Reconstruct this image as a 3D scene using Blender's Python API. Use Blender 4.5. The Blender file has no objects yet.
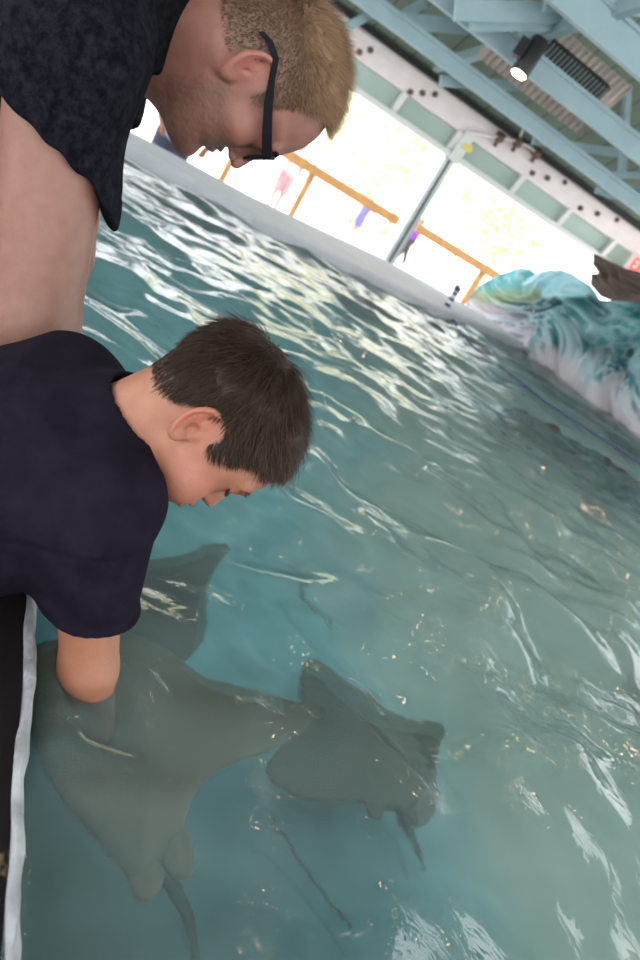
import bpy, bmesh, math, random
import numpy as np
random.seed(7); RNG = np.random.default_rng(11)
scene = bpy.context.scene
COL = scene.collection
PI = math.pi
# ------------------------------------------------------------------ camera frame
F = 805.0; RHO = math.radians(32); TH = math.radians(19.05); H = 0.60
_up = np.array([math.sin(RHO)*math.cos(TH), math.cos(RHO)*math.cos(TH), math.sin(TH)])
_y = np.array([-244, 480, -F]); _y = _y-_up*(_y@_up); _y /= np.linalg.norm(_y)
RM = np.array([np.cross(_y, _up), _y, _up])          # camera -> world
CP = np.array([0, 0, H])
def ray(px, py): return RM@np.array([(px-320)/F, (480-py)/F, -1.0])
def atd(px, py, d): return CP+ray(px, py)*d
def onz(px, py, z=0.): r = ray(px, py); return CP+r*(z-H)/r[2]
def ony(px, py, y): r = ray(px, py); return CP+r*y/r[1]
def onx(px, py, x): r = ray(px, py); return CP+r*x/r[0]
def nrm(v): v = np.asarray(v, float); return v/np.linalg.norm(v)

cam_d = bpy.data.cameras.new('camera'); cam = bpy.data.objects.new('camera', cam_d); COL.objects.link(cam)
from mathutils import Matrix, Vector
m4 = Matrix.Identity(4)
for i in range(3):
    for j in range(3): m4[i][j] = RM[i, j]
    m4[i][3] = CP[i]
cam.matrix_world = m4
cam_d.sensor_fit = 'VERTICAL'; cam_d.sensor_height = 24.0; cam_d.lens = 24.0*F/960
cam_d.clip_start = 0.02; cam_d.clip_end = 300
cam_d.dof.use_dof = True; cam_d.dof.focus_distance = 0.93; cam_d.dof.aperture_fstop = 4.5
scene.camera = cam

# ------------------------------------------------------------------ object helpers
def link(o, parent=None):
    COL.objects.link(o)
    if parent is not None: o.parent = parent
    return o
def tag(o, label, cat, group=None, kind=None):
    if label: o['label'] = label
    if cat: o['category'] = cat
    if group: o['group'] = group
    if kind: o['kind'] = kind
    return o
def struct(o, label=None):
    o['kind'] = 'structure'
    if label: o['label'] = label
    return o
def empty(name, loc, label, cat, group=None):
    o = bpy.data.objects.new(name, None); o.location = tuple(loc); o.empty_display_size = .1
    COL.objects.link(o); return tag(o, label, cat, group)
def mesh(name, V, Fc, mat, parent=None, smooth=False, cols=None):
    """vertices in world space; parented objects are moved to the parent's frame"""
    V = np.asarray(V, float)
    if parent is not None:
        V = V-np.array(root_loc(parent))
    me = bpy.data.meshes.new(name)
    me.from_pydata(V.tolist(), [], [tuple(int(i) for i in f) for f in Fc]); me.update()
    if smooth: me.shade_smooth()
    if cols is not None:
        a = me.color_attributes.new('tone', 'FLOAT_COLOR', 'POINT')
        c = np.ones((len(V), 4), np.float32); c[:, :3] = cols
        a.data.foreach_set('color', c.ravel())
    me.materials.append(mat)
    return link(bpy.data.objects.new(name, me), parent)
def root_loc(o):
    p = np.zeros(3)
    while o is not None:
        p += np.array(o.location); o = o.parent
    return p
class MB:
    def __init__(s): s.V = []; s.F = []
    def add(s, V, Fc):
        n = len(s.V); s.V += [tuple(v) for v in V]; s.F += [tuple(i+n for i in f) for f in Fc]; return s
    def box(s, lo, hi, ax=None, o=None):
        V = [(x, y, z) for z in (lo[2], hi[2]) for y in (lo[1], hi[1]) for x in (lo[0], hi[0])]
        if ax is not None: V = [np.array(o)+np.array(ax).T@np.array(v) for v in V]
        return s.add(V, [(0, 2, 3, 1), (4, 5, 7, 6), (0, 1, 5, 4), (2, 6, 7, 3), (0, 4, 6, 2), (1, 3, 7, 5)])
    def bar(s, a, b, w, h, upv=(0, 0, 1)):
        a = np.array(a, float); b = np.array(b, float); t = nrm(b-a); sd = np.cross(t, upv)
        if np.linalg.norm(sd) < 1e-3: sd = np.cross(t, (1, 0, 0))
        sd = nrm(sd); u = np.cross(sd, t); V = []
        for p in (a, b):
            for i, j in ((-1, -1), (1, -1), (1, 1), (-1, 1)): V.append(p+sd*i*w/2+u*j*h/2)
        return s.add(V, [(3, 2, 1, 0), (4, 5, 6, 7), (0, 1, 5, 4), (1, 2, 6, 5), (2, 3, 7, 6), (3, 0, 4, 7)])
    def tube(s, pts, r, n=10, cap=True):
        pts = [np.array(p, float) for p in pts]
        rs = r if hasattr(r, '__len__') else [r]*len(pts); V = []; Fc = []
        t0 = nrm(pts[1]-pts[0]); ref = np.array((0, 0, 1.)) if abs(t0[2]) < .9 else np.array((1., 0, 0))
        for i, p in enumerate(pts):
            t = nrm(pts[min(i+1, len(pts)-1)]-pts[max(i-1, 0)]); a = nrm(np.cross(t, ref)); b = np.cross(t, a)
            for k in range(n): V.append(p+rs[i]*(a*math.cos(2*PI*k/n)+b*math.sin(2*PI*k/n)))
        for i in range(len(pts)-1):
            for k in range(n): q = (k+1) % n; Fc.append((i*n+k, i*n+q, (i+1)*n+q, (i+1)*n+k))
        if cap: Fc.append(tuple(range(n-1, -1, -1))); Fc.append(tuple((len(pts)-1)*n+k for k in range(n)))
        return s.add(V, Fc)
    def build(s, name, mat, parent=None, smooth=False, bevel=0):
        o = mesh(name, s.V, s.F, mat, parent, smooth)
        if bevel:
            m = o.modifiers.new('bevel', 'BEVEL'); m.width = bevel; m.segments = 2; m.limit_method = 'ANGLE'
        return o

# ------------------------------------------------------------------ materials
def nmat(name):
    m = bpy.data.materials.new(name); m.use_nodes = True
    nt = m.node_tree; nt.nodes.clear()
    return m, nt
def N(nt, t, **k):
    n = nt.nodes.new(t)
    for a, b in k.items():
        if a.startswith('i_'):
            key = a[2:].replace('_', ' ')
            n.inputs[int(key) if key.isdigit() else key].default_value = b
        else: setattr(n, a, b)
    return n
def L(nt, a, b): nt.links.new(a, b)
def ramp(nt, fac, stops):
    r = nt.nodes.new('ShaderNodeValToRGB'); e = r.color_ramp.elements
    while len(e) < len(stops): e.new(.5)
    for i, (p, c) in enumerate(stops): e[i].position = p; e[i].color = (*c, 1)
    if fac is not None: L(nt, fac, r.inputs[0])
    return r
def simple(name, col, rough=.6, metal=0, noise=0.12, nscale=8, bump=0.0, bscale=40, spec=.5, sheen=0, bdist=.01):
    m, nt = nmat(name)
    out = N(nt, 'ShaderNodeOutputMaterial'); b = N(nt, 'ShaderNodeBsdfPrincipled')
    b.inputs['Roughness'].default_value = rough; b.inputs['Metallic'].default_value = metal
    b.inputs['Specular IOR Level'].default_value = spec
    if sheen: b.inputs['Sheen Weight'].default_value = sheen; b.inputs['Sheen Roughness'].default_value = .4
    tc = N(nt, 'ShaderNodeTexCoord'); nz = N(nt, 'ShaderNodeTexNoise', i_Scale=nscale, i_Detail=5.0)
    L(nt, tc.outputs['Object'], nz.inputs['Vector'])
    c = np.array(col)
    r = ramp(nt, nz.outputs['Fac'], [(.3, tuple(c*(1-noise))), (.7, tuple(np.minimum(c*(1+noise), 1)))])
    L(nt, r.outputs[0], b.inputs['Base Color'])
    if bump:
        n2 = N(nt, 'ShaderNodeTexNoise', i_Scale=bscale, i_Detail=4.0); L(nt, tc.outputs['Object'], n2.inputs['Vector'])
        bp = N(nt, 'ShaderNodeBump', i_Strength=bump, i_Distance=bdist); L(nt, n2.outputs['Fac'], bp.inputs['Height'])
        L(nt, bp.outputs[0], b.inputs['Normal'])
    L(nt, b.outputs[0], out.inputs[0]); return m
def skin_mat(name):
    m, nt = nmat(name)
    out = N(nt, 'ShaderNodeOutputMaterial'); b = N(nt, 'ShaderNodeBsdfPrincipled')
    a = N(nt, 'ShaderNodeVertexColor', layer_name='tone')
    tc = N(nt, 'ShaderNodeTexCoord'); nz = N(nt, 'ShaderNodeTexNoise', i_Scale=60., i_Detail=6.)
    L(nt, tc.outputs['Object'], nz.inputs['Vector'])
    r = ramp(nt, nz.outputs['Fac'], [(.3, (.86, .82, .8)), (.7, (1, 1, 1))])
    mx = N(nt, 'ShaderNodeMixRGB', blend_type='MULTIPLY'); mx.inputs[0].default_value = 1
    L(nt, a.outputs[0], mx.inputs[1]); L(nt, r.outputs[0], mx.inputs[2]); L(nt, mx.outputs[0], b.inputs['Base Color'])
    b.inputs['Roughness'].default_value = .5
    b.inputs['Subsurface Weight'].default_value = .12; b.inputs['Subsurface Radius'].default_value = (1, .35, .2)
    b.inputs['Subsurface Scale'].default_value = .008
    n2 = N(nt, 'ShaderNodeTexNoise', i_Scale=420., i_Detail=3.); L(nt, tc.outputs['Object'], n2.inputs['Vector'])
    bp = N(nt, 'ShaderNodeBump', i_Strength=.35, i_Distance=.0012); L(nt, n2.outputs['Fac'], bp.inputs['Height'])
    L(nt, bp.outputs[0], b.inputs['Normal'])
    L(nt, b.outputs[0], out.inputs[0]); return m
def tone_mat(name, rough=.7, sheen=0):
    m, nt = nmat(name)
    out = N(nt, 'ShaderNodeOutputMaterial'); b = N(nt, 'ShaderNodeBsdfPrincipled')
    a = N(nt, 'ShaderNodeVertexColor', layer_name='tone')
    L(nt, a.outputs[0], b.inputs['Base Color']); b.inputs['Roughness'].default_value = rough; b.inputs['Specular IOR Level'].default_value = .22
    L(nt, b.outputs[0], out.inputs[0]); return m
def cloth_mat(name, c0, c1, nscale, weave=900, rough=.9, sheen=.0, thr=(.35, .7)):
    m, nt = nmat(name)
    out = N(nt, 'ShaderNodeOutputMaterial'); b = N(nt, 'ShaderNodeBsdfPrincipled')
    tc = N(nt, 'ShaderNodeTexCoord'); nz = N(nt, 'ShaderNodeTexNoise', i_Scale=nscale, i_Detail=8., i_Roughness=.7)
    L(nt, tc.outputs['Object'], nz.inputs['Vector'])
    r = ramp(nt, nz.outputs['Fac'], [(thr[0], c0), (thr[1], c1)]); L(nt, r.outputs[0], b.inputs['Base Color'])
    b.inputs['Roughness'].default_value = rough; b.inputs['Sheen Weight'].default_value = sheen
    b.inputs['Specular IOR Level'].default_value = .04
    n2 = N(nt, 'ShaderNodeTexNoise', i_Scale=weave, i_Detail=2.); L(nt, tc.outputs['Object'], n2.inputs['Vector'])
    bp = N(nt, 'ShaderNodeBump', i_Strength=.4, i_Distance=.001); L(nt, n2.outputs['Fac'], bp.inputs['Height'])
    L(nt, bp.outputs[0], b.inputs['Normal']); L(nt, b.outputs[0], out.inputs[0]); return m

M = {}
M['skin'] = skin_mat('skin')
M['hair_brown'] = tone_mat('brown_hair', .42)
M['hair_blond'] = tone_mat('sandy_hair', .45)
M['boy_shirt'] = cloth_mat('black_jersey', (.009, .007, .013), (.016, .012, .021), 30)
M['man_shirt'] = cloth_mat('acid_washed_navy', (.004, .004, .007), (.028, .028, .036), 90, thr=(.4, .95))
M['dark_short'] = simple('dark_shorts', (.02, .02, .03), .85)
M['shoe'] = simple('grey_shoe', (.2, .2, .2), .7)
M['black_plastic'] = simple('black_glossy_plastic', (.008, .007, .010), .4, spec=.06)
M['lens'] = simple('dark_green_lens', (.015, .03, .025), .06, noise=.02)
M['brow'] = simple('soft_brown_brow', (.10, .055, .035), .7)
M['lash'] = simple('dark_lash', (.02, .012, .01), .6)
M['paint_blue'] = simple('pale_blue_painted_steel', (.29, .41, .455), .45, noise=.07, nscale=6, bump=.1)
M['white_beam'] = simple('off_white_painted_beam', (.86, .77, .76), .5, noise=.05)
M['green_panel'] = simple('grey_green_panel', (.42, .53, .47), .6, noise=.08, nscale=2)
M['white_rib'] = simple('white_rib', (.75, .76, .74), .5, noise=.03)
M['black_rubber'] = simple('black_seal', (.02, .02, .02), .7)
M['bolt'] = simple('brown_bolt', (.16, .1, .08), .5, metal=.5)
M['galv'] = simple('galvanised_steel', (.42, .46, .46), .38, metal=.6, noise=.1, nscale=14)
M['wood'] = simple('honey_coloured_timber', (.33, .17, .055), .6, noise=.18, nscale=9)
M['concrete'] = simple('pale_concrete', (.62, .60, .58), .9, noise=.08, nscale=3, bump=.2)
M['curb'] = simple('grey_painted_concrete_curb', (.50, .50, .54), .7, noise=.07, nscale=4, bump=.3, bscale=18)
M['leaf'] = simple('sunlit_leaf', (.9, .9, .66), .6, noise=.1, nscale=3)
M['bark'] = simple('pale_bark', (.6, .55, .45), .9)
M['grass'] = simple('dry_grass', (.5, .5, .3), .95, noise=.2)
M['lamp_black'] = simple('matte_black_metal', (.015, .015, .017), .45)
M['yellow'] = simple('yellow_sticker', (.8, .65, .1), .5, noise=.02)
M['brown_cloth'] = simple('brown_canvas', (.115, .08, .065), .9, noise=.12, nscale=5, bump=.3, bscale=30)
M['rope'] = simple('navy_rope', (.05, .06, .14), .8)
M['white_plastic'] = simple('white_plastic', (.8, .8, .78), .5, noise=.02)
M['navy_stripe'] = simple('navy_stripe', (.06, .05, .18), .5, noise=.02)
def emis(name, col, s):
    m, nt = nmat(name); out = N(nt, 'ShaderNodeOutputMaterial'); e = N(nt, 'ShaderNodeEmission', i_Strength=s)
    e.inputs[0].default_value = (*col, 1); L(nt, e.outputs[0], out.inputs[0]); return m

# ------------------------------------------------------------------ signed distance modelling
def sm(a, b, k):
    h = np.clip(.5+.5*(b-a)/k, 0, 1); return b*(1-h)+a*h-k*h*(1-h)
def smax(a, b, k): return -sm(-a, -b, k)
def sph(p, c, r): return np.linalg.norm(p-np.asarray(c), axis=1)-r
def ell(p, c, r):
    r = np.asarray(r, float); q = (p-np.asarray(c))/r
    k0 = np.linalg.norm(q, axis=1); k1 = np.linalg.norm(q/r, axis=1)+1e-9
    return k0*(k0-1)/k1
def cap(p, a, b, ra, rb=None):
    if rb is None: rb = ra
    a = np.asarray(a, float); b = np.asarray(b, float); ab = b-a
    t = np.clip(((p-a)@ab)/(ab@ab), 0, 1)
    return np.linalg.norm(p-(a+t[:, None]*ab), axis=1)-(ra+(rb-ra)*t)
def tube_e(p, A, B, side, tab, end=.03):
    """elliptic section tube from A to B, tab rows: t, half width along side, half thickness"""
    A = np.asarray(A, float); B = np.asarray(B, float); ax = B-A; Ln = np.linalg.norm(ax); ax = ax/Ln
    s = nrm(side-ax*(np.dot(side, ax))); n = np.cross(ax, s)
    q = p-A; t = q@ax; tt = np.clip(t/Ln, 0, 1); T = np.array(tab)
    ws = np.interp(tt, T[:, 0], T[:, 1]); wn = np.interp(tt, T[:, 0], T[:, 2])
    a = np.abs(q@s)/ws; b = np.abs(q@n)/wn
    k = (a**2.4+b**2.4)**(1/2.4); d = (k-1)*np.minimum(ws, wn)
    return smax(smax(d, -t, end), t-Ln, end)
class Wob:
    def __init__(s, freq, n=14, seed=0):
        r = np.random.default_rng(seed); k = r.normal(size=(n, 3)); k /= np.linalg.norm(k, axis=1)[:, None]
        s.k = k*freq*r.uniform(.6, 1.7, (n, 1)); s.ph = r.uniform(0, 6.28, n); s.n = n
    def __call__(s, p): return np.sin(p@s.k.T+s.ph).sum(1)/math.sqrt(s.n/2)
def nets(V, lo, h):
    ins = V < 0; sh = np.array(V.shape)
    c = np.zeros(tuple(sh-1), np.int8)
    for i in (0, 1):
        for j in (0, 1):
            for k in (0, 1): c += ins[i:sh[0]-1+i, j:sh[1]-1+j, k:sh[2]-1+k]
    act = (c > 0) & (c < 8); I = np.argwhere(act); idx = -np.ones(act.shape, np.int64); idx[act] = np.arange(len(I))
    P = np.zeros((len(I), 3)); W = np.zeros(len(I))
    for ax in range(3):
        o1, o2 = [a for a in range(3) if a != ax]
        for a in (0, 1):
            for b in (0, 1):
                s = I.copy(); s[:, o1] += a; s[:, o2] += b; e = s.copy(); e[:, ax] += 1
                v0 = V[s[:, 0], s[:, 1], s[:, 2]]; v1 = V[e[:, 0], e[:, 1], e[:, 2]]
                m = (v0 < 0) != (v1 < 0); t = np.where(m, v0/(v0-v1+1e-12*(v0 == v1)), 0)
                q = s.astype(float); q[:, ax] += t; P += q*m[:, None]; W += m
    P = P/W[:, None]; faces = []
    for ax in range(3):
        o1, o2 = [(1, 2), (2, 0), (0, 1)][ax]
        sl0 = [slice(1, -1)]*3; sl0[ax] = slice(0, -1); sl1 = list(sl0); sl1[ax] = slice(1, None)
        a = ins[tuple(sl0)]; b = ins[tuple(sl1)]; x = np.argwhere(a != b)
        if not len(x): continue
        fl = a[x[:, 0], x[:, 1], x[:, 2]]; g = x.copy()
        g[:, o1] += 1; g[:, o2] += 1
        def cell(d1, d2):
            q = g.copy(); q[:, o1] -= d1; q[:, o2] -= d2; return idx[q[:, 0], q[:, 1], q[:, 2]]
        q = np.stack([cell(1, 1), cell(0, 1), cell(0, 0), cell(1, 0)], 1)
        q[~fl] = q[~fl][:, ::-1]; faces.append(q)
    return lo+P*h, np.concatenate(faces)
def sdf_mesh(f, lo, hi, h, band=None):
    lo = np.array(lo, float); hi = np.array(hi, float); K = 4; H4 = h*K
    nb = np.ceil((hi-lo)/H4).astype(int)+1
    gx = [lo[i]+np.arange(nb[i])*H4+H4/2-h/2 for i in range(3)]
    G = np.stack(np.meshgrid(*gx, indexing='ij'), -1).reshape(-1, 3)
    D = f(G).reshape(nb)
    band = band or H4*2.2
    mask = np.abs(D) < band
    V = np.repeat(np.repeat(np.repeat(D, K, 0), K, 1), K, 2).astype(np.float32)
    B = np.argwhere(mask)
    o = np.stack(np.meshgrid(*[np.arange(K)]*3, indexing='ij'), -1).reshape(-1, 3)
    I = (B[:, None, :]*K+o[None]).reshape(-1, 3)
    out = np.empty(len(I), np.float32)
    for a in range(0, len(I), 400000): out[a:a+400000] = f(lo+I[a:a+400000]*h)
    V[I[:, 0], I[:, 1], I[:, 2]] = out
    V[0], V[-1] = 1, 1; V[:, 0], V[:, -1] = 1, 1; V[:, :, 0], V[:, :, -1] = 1, 1
    return nets(V, lo, h)
def sdf_obj(name, f, lo, hi, h, mat, parent=None, colf=None, band=None):
    V, Q = sdf_mesh(f, lo, hi, h, band)
    return mesh(name, V, Q, mat, parent, True, colf(V) if colf else None)

# ------------------------------------------------------------------ heads (local frame in cm: x right, y forward, z up, origin between the ear canals)
def loft(p, tab, ex=2.4):
    T = np.array(tab); z = p[:, 2]; zc = np.clip(z, T[0, 0], T[-1, 0])
    yf = np.interp(zc, T[:, 0], T[:, 1]); yb = np.interp(zc, T[:, 0], T[:, 2]); w = np.interp(zc, T[:, 0], T[:, 3])
    yc = (yf+yb)/2; hy = (yf-yb)/2
    k = (np.abs(p[:, 0]/w)**ex+np.abs((p[:, 1]-yc)/hy)**ex)**(1/ex)
    d = (k-1)*np.minimum(w, hy)
    return smax(smax(d, T[0, 0]-z, 1.2), z-T[-1, 0], 1.2)
def ear(p, c, s, e):
    """ear at c, side s=+1 right, size e=(half length, half breadth)"""
    q = (p-np.array(c))*np.array([s, 1, 1])
    a = math.radians(24); ca, sa = math.cos(a), math.sin(a)      # back edge flares away from the skull
    x = q[:, 0]*ca+q[:, 1]*sa; y = -q[:, 0]*sa+q[:, 1]*ca; z = q[:, 2]
    tl = math.radians(12); y, z = y*math.cos(tl)+z*math.sin(tl), -y*math.sin(tl)+z*math.cos(tl)
    bz = np.where(z < 0, e[1]*(1-.28*np.clip(-z/e[0], 0, 1)), e[1])
    r = np.sqrt((y/bz)**2+(z/e[0])**2)+1e-6; sc = (e[0]+e[1])/2
    plate = smax(np.abs(x)-.2, (r-1)*sc, .15)
    ring = np.sqrt(((r-.88)*sc)**2+(x-.22)**2)-.30
    front = (y > e[1]*.55) & (z < e[0]*.25)
    ring = np.where(front, ring+.35, ring)
    anti = np.sqrt(((np.sqrt(((y+.05)/(bz*.52))**2+((z+.15)/(e[0]*.55))**2)-.95)*sc*.5)**2+(x-.12)**2)-.20
    anti = np.where(y > e[1]*.3, anti+.3, anti)
    lobe = ell(np.stack([x, y, z], 1), (.08, .35, -e[0]*.78), (.38, .62, .62))
    d = sm(plate, ring, .2); d = sm(d, anti, .18); d = sm(d, lobe, .3)
    tragus = ell(np.stack([x, y, z], 1), (.2, e[1]*.72, -.25), (.3, .4, .55))
    d = sm(d, tragus, .25)
    root = ell(np.stack([x, y, z], 1), (-.7, .5, 0), (.9, e[1]*.7, e[0]*.72))
    d = sm(d, root, .3); X3 = np.stack([x, y, z], 1)
    d = smax(d, -ell(X3, (.38, .32, -.45), (.78, .60, .80)), .10); d = smax(d, -ell(X3, (.40, -.05, e[0]*.42), (.34, .55, .75)), .15)
    return d
def head_sdf(p, hd):
    ax = np.abs(p[:, 0]); q = np.stack([ax, p[:, 1], p[:, 2]], 1)
    d = ell(p, *hd['cran']); d = sm(d, loft(p, hd['face']), 1.6)
    for c, r in hd['cheek']: d = sm(d, ell(q, c, r), 1.6)
    for a, b, r in hd['brow']: d = sm(d, cap(q, a, b, r), .9)
    c, r = hd['socket']; d = smax(d, -ell(q, c, r), 1.1)
    c, r = hd['eye']; d = sm(d, sph(q, c, r), .25)
    c2 = np.array(c); d = sm(d, ell(q, c2+(0, .15, .5), (1.5, 1.15, .75)) if False else ell(q, c2+(0., .1, .35), (r*1.25, r*1.02, r*.85)), .3)
    a, b, ra, rb = hd['nose']; d = sm(d, cap(p, a, b, ra, rb), hd.get('nk', .55))
    d = sm(d, ell(p, *hd['bridge']), .5)
    c, r = hd['ala']; d = sm(d, ell(q, c, r), .35)
    cn = np.array(c)+(-.25, .2, -.55); d = smax(d, -ell(q, cn, (.3, .45, .35)), .2)
    c, r = hd['ulip']; d = sm(d, ell(p, c, r), .3)
    c, r = hd['llip']; d = sm(d, ell(p, c, r), .3)
    c, r = hd['mouth']; d = smax(d, -ell(p, c, r), .15)
    c, r = hd['chin']; d = sm(d, ell(p, c, r), 1.2)
    for s in (1, -1): d = sm(d, ear(p, (hd['earx']*s, hd['eary'], hd['earz']), s, hd['ear']), .3)
    return d
MAN = dict(cran=((0, .5, 4.2), (7.5, 9.9, 8.3)),
  face=[(-10.6, 7.6, 3.2, 2.6), (-9.6, 9.3, 2.2, 3.6), (-8.2, 9.8, 1.2, 4.4), (-6.6, 8.8, 0, 5.2), (-5.4, 9.1, -.8, 5.8), (-3.3, 9.3, -1.6, 6.4), (-1, 9.1, -2.5, 6.7), (1.5, 9.0, -4, 6.9), (4, 9.9, -6, 7.0)],
  cheek=[((4.6, 6.2, -1.2), (2.2, 2.3, 1.8))], brow=[((.8, 9.9, 3.0), (4.6, 8.9, 3.1), .65)],
  socket=((3.2, 10.2, 1.3), (1.9, 1.7, 1.3)), eye=((3.2, 8.0, 1.3), 1.25),
  nose=((0, 9.8, 1.8), (0, 11.5, -2.0), .6, .85), bridge=((0, 9.7, -.8), (1.25, 1.35, 2.3)), ala=((1.15, 10.2, -2.55), (.75, .9, .6)),
  ulip=((0, 9.1, -4.05), (2.4, .95, .5)), llip=((0, 9.05, -5.2), (2.1, 1.0, .6)), mouth=((0, 10, -4.6), (2.5, .9, .12)),
  chin=((0, 8.7, -8.8), (2.3, 1.8, 1.7)), ear=(3.15, 1.75), earx=7.35, eary=-.9, earz=.3)
BOY = dict(nk=.9, cran=((0, -.15, 4.6), (6.8, 9.0, 7.2)),
  face=[(-7.2, 5.6, 2.5, 2.0), (-6.4, 7.4, 1.5, 3.0), (-5, 7.6, .5, 4.2), (-3.5, 7.7, -.5, 5.2), (-2, 7.9, -1.4, 5.8), (0, 7.6, -2.4, 6.2), (2, 7.6, -4, 6.3), (4, 8.4, -6, 6.4)],
  cheek=[((3.3, 5.6, -2.0), (2.6, 2.3, 2.4))], brow=[((.8, 8.2, 4.1), (4.0, 7.3, 4.2), .5)],
  socket=((2.9, 8.8, 2.6), (1.6, 1.5, 1.1)), eye=((2.9, 6.75, 2.6), 1.15),
  nose=((0, 8.0, 2.4), (0, 9.2, .25), .5, .6), bridge=((0, 8.0, .6), (1.3, 1.1, 1.7)), ala=((.8, 8.3, .0), (.6, .7, .5)),
  ulip=((0, 8.3, -1.75), (1.9, .95, .5)), llip=((0, 8.15, -2.95), (1.7, .95, .55)), mouth=((0, 9.1, -2.35), (2.0, .8, .1)),
  chin=((0, 6.9, -5.6), (1.7, 1.3, 1.3)), ear=(2.85, 1.85), earx=6.6, eary=-.6, earz=.2)

class Frame:
    def __init__(s, px, py, d, upimg, yaw, half, roll=0):
        """ear canal at pixel px,py depth d; upimg: image direction of the crown; yaw: face turned away from the viewer"""
        o = atd(px, py, d); r = -nrm(ray(px, py))
        u = RM@np.array([upimg[0], -upimg[1], 0.]); u = nrm(u-r*(u@r)); f = np.cross(u, r)
        y = math.radians(yaw); f2 = f*math.cos(y)-r*math.sin(y); r2 = r*math.cos(y)+f*math.sin(y)
        a = math.radians(roll); u2 = u*math.cos(a)-r2*math.sin(a); r3 = r2*math.cos(a)+u*math.sin(a)
        s.A = np.stack([r3, f2, u2]); s.o = o-r3*half
    def loc(s, p): return (p-s.o)@s.A.T*100
    def wor(s, q): return s.o+(np.asarray(q, float)/100)@s.A

def strands(fr, hd, n, mask, dirf, length, lift, width, colf, seed, seg=4, skin=None):
    """hair strands as tapered three sided blades, roots on the skull ellipsoid; all in the head frame, cm"""
    r = np.random.default_rng(seed); c, rad = np.array(hd['cran'][0]), np.array(hd['cran'][1])
    D = r.normal(size=(n*4, 3)); D /= np.linalg.norm(D, axis=1)[:, None]
    P = c+D*rad; P = P[mask(P)][:n]; n = len(P)
    def normal(P): q = (P-c)/rad**2; return q/np.linalg.norm(q, axis=1)[:, None]
    ln = length(P, r); lf = lift(P, r); cur = P-normal(P)*.1; pts = [cur]; sh = np.zeros((n, 3))
    if skin is not None:
        for _ in range(4): sh -= normal(P)*np.minimum(skin(fr.wor(P+sh))*100, 0)[:, None]
    for i in range(seg):
        nn = normal(cur); t = dirf(cur, r if i == 0 else None); t = t-nn*(t*nn).sum(1)[:, None]
        t /= np.linalg.norm(t, axis=1)[:, None]+1e-6
        if i == 0: jit = r.normal(size=(n, 3))*.16
        st = t+jit+nn*lf[:, None]*(1-.55*i/seg); st /= np.linalg.norm(st, axis=1)[:, None]
        nx = cur+st*(ln/seg)[:, None]
        q = (nx-c)/rad; k = np.linalg.norm(q, axis=1)     # never dive below the scalp
        low = k < 1+.03; nx[low] = c+(nx[low]-c)/k[low][:, None]*1.03
        cur = nx; pts.append(cur)
    kp = mask(P+sh)|(P[:, 2] > 4); T = (np.stack(pts, 1)+sh[:, None, :])[kp]; P = P[kp]; n = len(P); nn = normal(P); V = []; cols = []
    w = width*r.uniform(.6, 1.3, n); cc = colf(P, r)
    for i in range(seg+1):
        t = T[:, min(i+1, seg)]-T[:, max(i-1, 0)]; t /= np.linalg.norm(t, axis=1)[:, None]
        a = np.cross(t, nn); a /= np.linalg.norm(a, axis=1)[:, None]+1e-6; b = np.cross(t, a)
        ww = (w*(1-.85*(i/seg)**1.5))[:, None]
        for k in range(3): V.append(T[:, i]+ww*(a*math.cos(k*2.094)+b*math.sin(k*2.094)*.5)); cols.append(cc*(0.8+.35*i/seg))
    V = np.stack(V, 1).reshape(-1, 3); cols = np.stack(cols, 1).reshape(-1, 3); m = 3*(seg+1); Fc = []
    base = np.arange(n)*m
    for i in range(seg):
        for k in range(3):
            q = (k+1) % 3; Fc.append(np.stack([base+i*3+k, base+i*3+q, base+i*3+3+q, base+i*3+3+k], 1))
    return fr.wor(V), np.concatenate(Fc), cols

def lerp(a, b, t): return np.asarray(a)*(1-t[:, None])+np.asarray(b)*t[:, None]
def sstep(a, b, x): t = np.clip((x-a)/(b-a), 0, 1); return t*t*(3-2*t)
def hand(p, wrist, palm_end, side, up, s=1., curl=.5):
    """palm, four bent fingers and a thumb; world metres; side = direction of the thumb side"""
    wrist = np.array(wrist); ax = nrm(np.array(palm_end)-wrist); sd = nrm(side-ax*np.dot(side, ax)); un = np.cross(ax, sd)
    if np.dot(un, up) < 0: un = -un
    A = np.stack([ax, sd, un]); q = (p-wrist)@A.T
    d = smax(ell(q, (.045*s, 0, 0), (.055*s, .04*s, .016*s)), q[:, 0]-.092*s, .01*s)
    for i, (o, l) in enumerate(((.027, .068), (.009, .078), (-.009, .073), (-.026, .056))):
        a0 = np.array([.07, o*.85, 0])*s; a1 = np.array([.088+l*.42, o*1.1, -.25*l*curl])*s
        a2 = np.array([.088+l*.72, o*1.15, -.55*l*curl])*s; a3 = np.array([.088+l*.92, o*1.18, -.95*l*curl])*s
        d = sm(d, cap(q, a0, a1, .0088*s, .008*s), .004); d = sm(d, cap(q, a1, a2, .008*s, .0075*s), .003); d = sm(d, cap(q, a2, a3, .0075*s, .0062*s), .003)
    b0 = np.array([.02, .022, 0])*s; b1 = np.array([.055, .052, -.006])*s; b2 = np.array([.082, .062, -.016])*s
    d = sm(d, cap(q, b0, b1, .013*s, .0095*s), .006); d = sm(d, cap(q, b1, b2, .0095*s, .0075*s), .003)
    return d

FLOOR = -.78; RIMX = .190
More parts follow.
